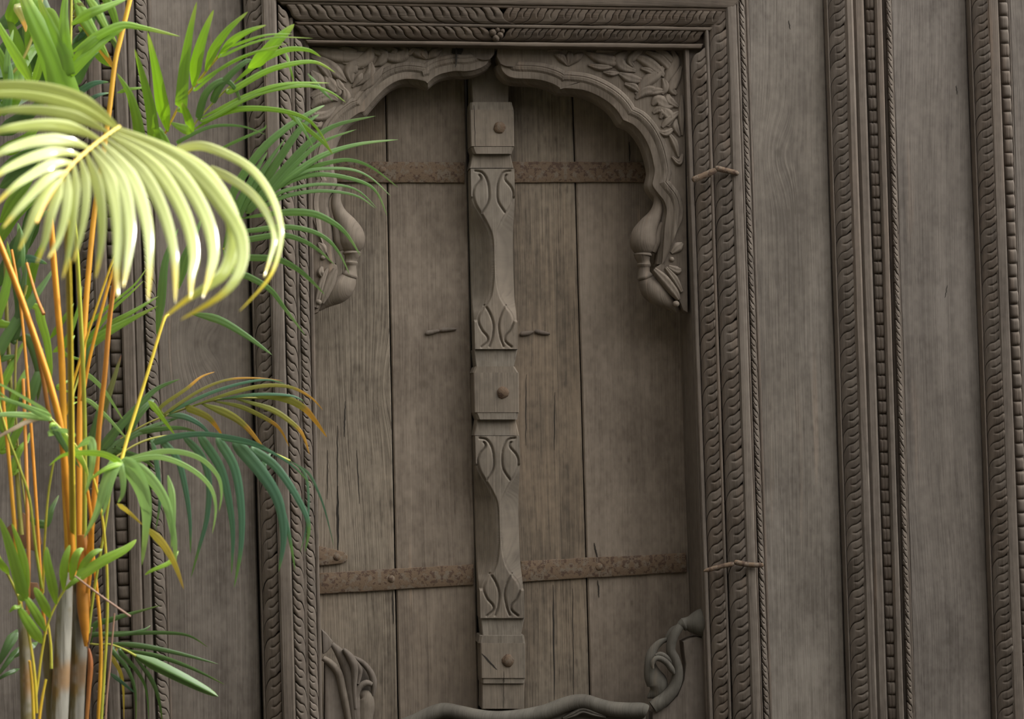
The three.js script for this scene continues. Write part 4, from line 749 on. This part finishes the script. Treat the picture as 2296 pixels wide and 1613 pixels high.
// pale green fan on the yellow stalk
F = frond();
rachis(F, 'yellow', 'yellow', 8, [0.70, 0.76], [[378, 706], [366, 722], [336, 820], [305, 920], [285, 985], [272, 1034]]);
for (const [k, w, pts] of [
  ['l', 38, [[283, 1040], [308, 1076], [324, 1120], [328, 1170], [318, 1268]]], ['l', 24, [[298, 1042], [338, 1074], [372, 1128], [390, 1206], [394, 1272]]], ['l', 12, [[280, 1036], [355, 1025], [423, 1049], [470, 1090], [484, 1140], [476, 1198]]], ['l', 12, [[282, 1032], [370, 1012], [442, 1025], [486, 1064], [497, 1105], [491, 1148]]], ['l', 14, [[376, 1066], [386, 1114], [388, 1180], [384, 1230]]],
  ['c', 14, [[268, 1036], [231, 1019], [180, 1016], [140, 1022], [110, 1045]]], ['l', 25, [[256, 1040], [234, 1090], [218, 1146], [188, 1208]]], ['l', 16, [[270, 1046], [276, 1080], [274, 1110], [264, 1128]]], ['l', 14, [[264, 1042], [250, 1080], [238, 1130], [228, 1160]]], ['c', 12, [[268, 1040], [240, 1050], [214, 1066], [200, 1080]]],
  ['y', 17, [[322, 1180], [360, 1214], [390, 1262], [412, 1322]]], ['y', 10, [[262, 1130], [285, 1146], [320, 1178]]], ['c', 10, [[400, 1236], [380, 1262], [340, 1280], [325, 1290]]],
]) leaflet(F, k, w, 0.76, 0.78, pts);

// fan at the left edge
F = frond();
rachis(F, 'lime', 'lime', 5, [0.74, 0.72], [[112, 936], [140, 966], [170, 1000], [194, 1050], [196, 1100]]);
for (const [k, w, pts] of [
  ['l', 14, [[118, 944], [64, 932], [0, 930], [-50, 940]]], ['l', 11, [[106, 930], [56, 911], [0, 893], [-40, 884]]], ['l', 8, [[100, 920], [50, 890], [0, 862], [-30, 850]]], ['c', 18, [[118, 956], [150, 990], [180, 1030], [196, 1064]]], ['l', 19, [[200, 988], [208, 1010], [204, 1060], [190, 1112]]], ['l', 12, [[110, 972], [140, 966], [166, 974], [162, 984]]], ['p', 10, [[62, 946], [30, 962], [0, 978], [-20, 990]]], ['l', 8, [[110, 940], [60, 916], [20, 896], [-10, 872]]], ['d', 15, [[122, 960], [150, 1010], [180, 1050]]],
]) leaflet(F, k, w, 0.74, 0.76, pts);

// young fans at the lower left
F = frond();
rachis(F, 'lime', 'yellow', 6, [0.69, 0.68], [[172, 1290], [138, 1334], [109, 1394], [96, 1450], [86, 1523], [78, 1580]]);
for (const [w, pts] of [
  [21, [[126, 1358], [116, 1310], [106, 1262], [104, 1226]]], [18, [[142, 1326], [142, 1280], [148, 1246], [156, 1222]]], [17, [[160, 1302], [164, 1268], [174, 1240], [188, 1230]]], [15, [[172, 1290], [190, 1262], [210, 1240], [230, 1232]]], [22, [[176, 1292], [230, 1258], [280, 1232], [306, 1210]]], [19, [[112, 1388], [100, 1360], [86, 1334], [76, 1318]]], [17, [[102, 1418], [86, 1386], [68, 1356], [52, 1332]]], [22, [[94, 1444], [78, 1420], [56, 1386], [40, 1358]]], [10, [[176, 1296], [160, 1310], [146, 1324]]],
]) leaflet(F, 'c', w, 0.69, 0.70, pts, { blunt: 1.4 });
F = frond();
rachis(F, 'lime', 'yellow', 7, [0.69, 0.69], [[-6, 1240], [14, 1282], [40, 1337], [63, 1417], [77, 1509], [82, 1600]]);
for (const [w, pts] of [[27, [[50, 1334], [34, 1270], [16, 1210], [-2, 1160]]], [20, [[54, 1318], [54, 1268], [42, 1220], [26, 1174]]], [16, [[20, 1290], [0, 1262], [-16, 1240]]], [10, [[40, 1360], [30, 1364], [20, 1374]]]]) leaflet(F, 'c', w, 0.70, 0.71, pts, { blunt: 1.0 });

// low dark frond spreading to the right
F = frond();
rachis(F, 'olive', 'lime', 6, [0.36, 0.40], [[180, 1440], [215, 1446], [247, 1446], [280, 1458], [305, 1472]]);
for (const [w, pts] of [
  [13, [[212, 1404], [250, 1390], [290, 1378], [361, 1358]]], [10, [[200, 1426], [287, 1421], [373, 1420], [425, 1427], [466, 1452]]], [12, [[240, 1443], [316, 1449], [402, 1466], [490, 1490]]], [10, [[276, 1457], [359, 1474], [431, 1500], [504, 1536]]], [10, [[254, 1462], [285, 1500], [303, 1550], [305, 1622]]], [10, [[270, 1463], [308, 1508], [328, 1550], [334, 1622]]], [10, [[299, 1471], [338, 1523], [356, 1570], [364, 1622]]], [10, [[206, 1424], [270, 1424], [320, 1414], [338, 1402]]],
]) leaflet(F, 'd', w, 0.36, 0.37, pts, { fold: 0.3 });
leaflet(F, 'f', 23, 0.38, 0.40, [[296, 1468], [355, 1496], [420, 1528], [490, 1563]], { fold: 0.9, blunt: 3 });
leaflet(F, 'y', 10, 0.36, 0.36, [[253, 1476], [268, 1504], [276, 1540], [278, 1622]]);
leaflet(F, 'u', 9, 0.38, 0.38, [[246, 1510], [272, 1530], [304, 1556]]);
for (const [w, pts] of [[24, [[38, 1412], [16, 1450], [-6, 1496]]], [14, [[44, 1450], [18, 1484], [-8, 1520]]], [10, [[44, 1500], [16, 1512], [-10, 1528]]], [14, [[84, 1440], [60, 1456], [30, 1476]]]]) leaflet(F, 'd', w, 0.36, 0.38, pts);

// leaves behind the canes
F = frond();
rachis(F, 'lime', 'olive', 6, [0.44, 0.40], [[160, 900], [178, 840], [200, 780], [222, 748]]);
for (const [k, w, pts] of [
  ['g', 22, [[190, 784], [230, 752], [280, 724], [354, 686]]], ['g', 14, [[212, 758], [250, 726], [296, 700], [356, 664]]], ['g', 9, [[196, 766], [248, 698], [290, 660], [322, 630]]], ['g', 8, [[190, 740], [240, 690], [300, 640], [330, 600]]], ['d', 18, [[190, 820], [205, 780], [232, 752]]], ['g', 12, [[140, 790], [160, 740], [176, 690], [184, 640]]], ['g', 12, [[112, 760], [140, 720], [166, 680]]], ['c', 14, [[118, 790], [150, 770], [168, 752]]],
  ['f', 20, [[352, 750], [362, 660], [372, 580], [400, 512]]], ['f', 22, [[400, 648], [412, 590], [430, 544], [452, 490]]], ['t', 18, [[200, 1010], [224, 940], [248, 872], [272, 796]]], ['d', 18, [[186, 1100], [196, 1020], [214, 950], [224, 900]]], ['l', 10, [[198, 842], [230, 872], [256, 910], [282, 952]]], ['l', 10, [[200, 900], [236, 932], [264, 962], [292, 994]]], ['c', 8, [[128, 870], [150, 856], [166, 850]]], ['c', 9, [[142, 920], [160, 908], [176, 900]]],
]) leaflet(F, k, w, 0.40, 0.42, pts);
F = frond();
rachis(F, 'olive', 'olive', 6, [0.5, 0.5], [[60, 1160], [40, 1000], [34, 860], [40, 740], [60, 640]]);
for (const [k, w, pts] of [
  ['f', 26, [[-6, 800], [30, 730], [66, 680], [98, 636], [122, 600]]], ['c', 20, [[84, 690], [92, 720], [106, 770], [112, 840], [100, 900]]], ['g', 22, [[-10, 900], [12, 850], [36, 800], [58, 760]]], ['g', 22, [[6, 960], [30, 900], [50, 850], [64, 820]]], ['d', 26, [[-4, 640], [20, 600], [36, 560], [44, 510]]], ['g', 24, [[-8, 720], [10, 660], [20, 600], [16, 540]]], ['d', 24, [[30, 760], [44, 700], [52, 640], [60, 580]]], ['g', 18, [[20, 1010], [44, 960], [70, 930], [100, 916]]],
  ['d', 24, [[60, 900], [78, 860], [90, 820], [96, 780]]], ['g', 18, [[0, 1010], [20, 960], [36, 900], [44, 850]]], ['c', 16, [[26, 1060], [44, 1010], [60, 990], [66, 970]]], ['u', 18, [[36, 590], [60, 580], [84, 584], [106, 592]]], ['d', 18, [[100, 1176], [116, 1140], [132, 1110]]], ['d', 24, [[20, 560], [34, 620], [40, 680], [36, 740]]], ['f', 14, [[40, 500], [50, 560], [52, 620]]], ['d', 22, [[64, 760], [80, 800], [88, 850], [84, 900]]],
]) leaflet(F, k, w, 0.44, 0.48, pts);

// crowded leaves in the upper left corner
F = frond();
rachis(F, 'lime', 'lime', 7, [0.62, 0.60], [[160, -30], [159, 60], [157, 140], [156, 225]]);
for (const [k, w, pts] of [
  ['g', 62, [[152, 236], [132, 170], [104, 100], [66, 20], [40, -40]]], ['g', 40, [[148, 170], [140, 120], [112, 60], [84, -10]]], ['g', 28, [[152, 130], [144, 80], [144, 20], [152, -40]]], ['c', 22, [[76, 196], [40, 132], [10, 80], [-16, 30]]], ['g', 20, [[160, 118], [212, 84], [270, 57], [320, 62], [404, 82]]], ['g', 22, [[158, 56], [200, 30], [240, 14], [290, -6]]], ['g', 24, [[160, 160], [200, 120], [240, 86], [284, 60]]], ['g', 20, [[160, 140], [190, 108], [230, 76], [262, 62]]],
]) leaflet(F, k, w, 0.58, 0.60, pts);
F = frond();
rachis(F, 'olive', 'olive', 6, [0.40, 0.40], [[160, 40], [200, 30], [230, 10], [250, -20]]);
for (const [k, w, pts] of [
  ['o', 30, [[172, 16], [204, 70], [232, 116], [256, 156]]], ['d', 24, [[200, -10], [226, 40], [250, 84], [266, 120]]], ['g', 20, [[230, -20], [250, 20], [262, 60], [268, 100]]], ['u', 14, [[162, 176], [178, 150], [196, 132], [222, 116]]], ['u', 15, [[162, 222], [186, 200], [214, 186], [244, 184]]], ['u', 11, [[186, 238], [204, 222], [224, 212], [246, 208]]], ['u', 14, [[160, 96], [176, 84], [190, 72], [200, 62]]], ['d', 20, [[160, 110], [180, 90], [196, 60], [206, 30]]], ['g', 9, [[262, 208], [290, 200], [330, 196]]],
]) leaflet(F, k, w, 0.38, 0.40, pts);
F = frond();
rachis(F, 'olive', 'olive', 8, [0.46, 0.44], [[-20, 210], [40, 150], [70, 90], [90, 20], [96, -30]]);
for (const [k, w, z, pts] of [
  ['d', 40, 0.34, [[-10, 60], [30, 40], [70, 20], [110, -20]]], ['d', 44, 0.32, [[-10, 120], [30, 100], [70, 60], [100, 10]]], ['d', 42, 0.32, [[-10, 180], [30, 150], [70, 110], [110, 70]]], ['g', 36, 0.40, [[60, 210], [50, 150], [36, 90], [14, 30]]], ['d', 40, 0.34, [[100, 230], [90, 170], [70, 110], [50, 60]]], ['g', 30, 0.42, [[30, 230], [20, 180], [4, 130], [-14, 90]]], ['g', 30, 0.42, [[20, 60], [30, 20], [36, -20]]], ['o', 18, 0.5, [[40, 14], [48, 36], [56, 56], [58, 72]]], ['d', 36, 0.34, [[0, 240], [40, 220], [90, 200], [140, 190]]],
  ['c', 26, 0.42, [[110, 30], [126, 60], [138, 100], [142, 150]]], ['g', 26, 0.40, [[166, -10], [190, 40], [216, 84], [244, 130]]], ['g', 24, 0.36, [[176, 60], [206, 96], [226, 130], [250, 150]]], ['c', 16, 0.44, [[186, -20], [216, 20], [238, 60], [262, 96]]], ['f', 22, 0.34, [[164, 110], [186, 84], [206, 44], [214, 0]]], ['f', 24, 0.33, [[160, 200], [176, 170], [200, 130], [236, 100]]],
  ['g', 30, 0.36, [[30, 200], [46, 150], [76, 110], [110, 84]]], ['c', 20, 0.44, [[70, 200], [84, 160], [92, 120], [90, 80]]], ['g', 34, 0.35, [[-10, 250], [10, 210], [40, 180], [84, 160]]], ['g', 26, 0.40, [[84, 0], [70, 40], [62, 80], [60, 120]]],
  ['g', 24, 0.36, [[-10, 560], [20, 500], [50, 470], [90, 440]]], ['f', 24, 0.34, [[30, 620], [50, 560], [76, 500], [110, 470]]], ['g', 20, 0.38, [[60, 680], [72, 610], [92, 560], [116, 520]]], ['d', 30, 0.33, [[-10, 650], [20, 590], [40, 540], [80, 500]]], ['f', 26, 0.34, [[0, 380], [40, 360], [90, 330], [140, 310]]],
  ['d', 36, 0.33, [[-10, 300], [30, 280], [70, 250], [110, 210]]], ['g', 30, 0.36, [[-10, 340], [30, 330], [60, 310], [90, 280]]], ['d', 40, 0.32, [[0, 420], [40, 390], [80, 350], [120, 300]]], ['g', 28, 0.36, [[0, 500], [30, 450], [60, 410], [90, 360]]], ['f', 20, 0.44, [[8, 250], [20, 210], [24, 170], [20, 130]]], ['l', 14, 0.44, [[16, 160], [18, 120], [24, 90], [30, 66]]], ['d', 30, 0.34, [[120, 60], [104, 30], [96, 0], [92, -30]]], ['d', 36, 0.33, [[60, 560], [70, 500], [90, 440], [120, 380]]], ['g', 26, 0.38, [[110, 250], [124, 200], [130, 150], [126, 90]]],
]) leaflet(F, k, w, z, z + 0.03, pts);

renderer.render(scene, camera);
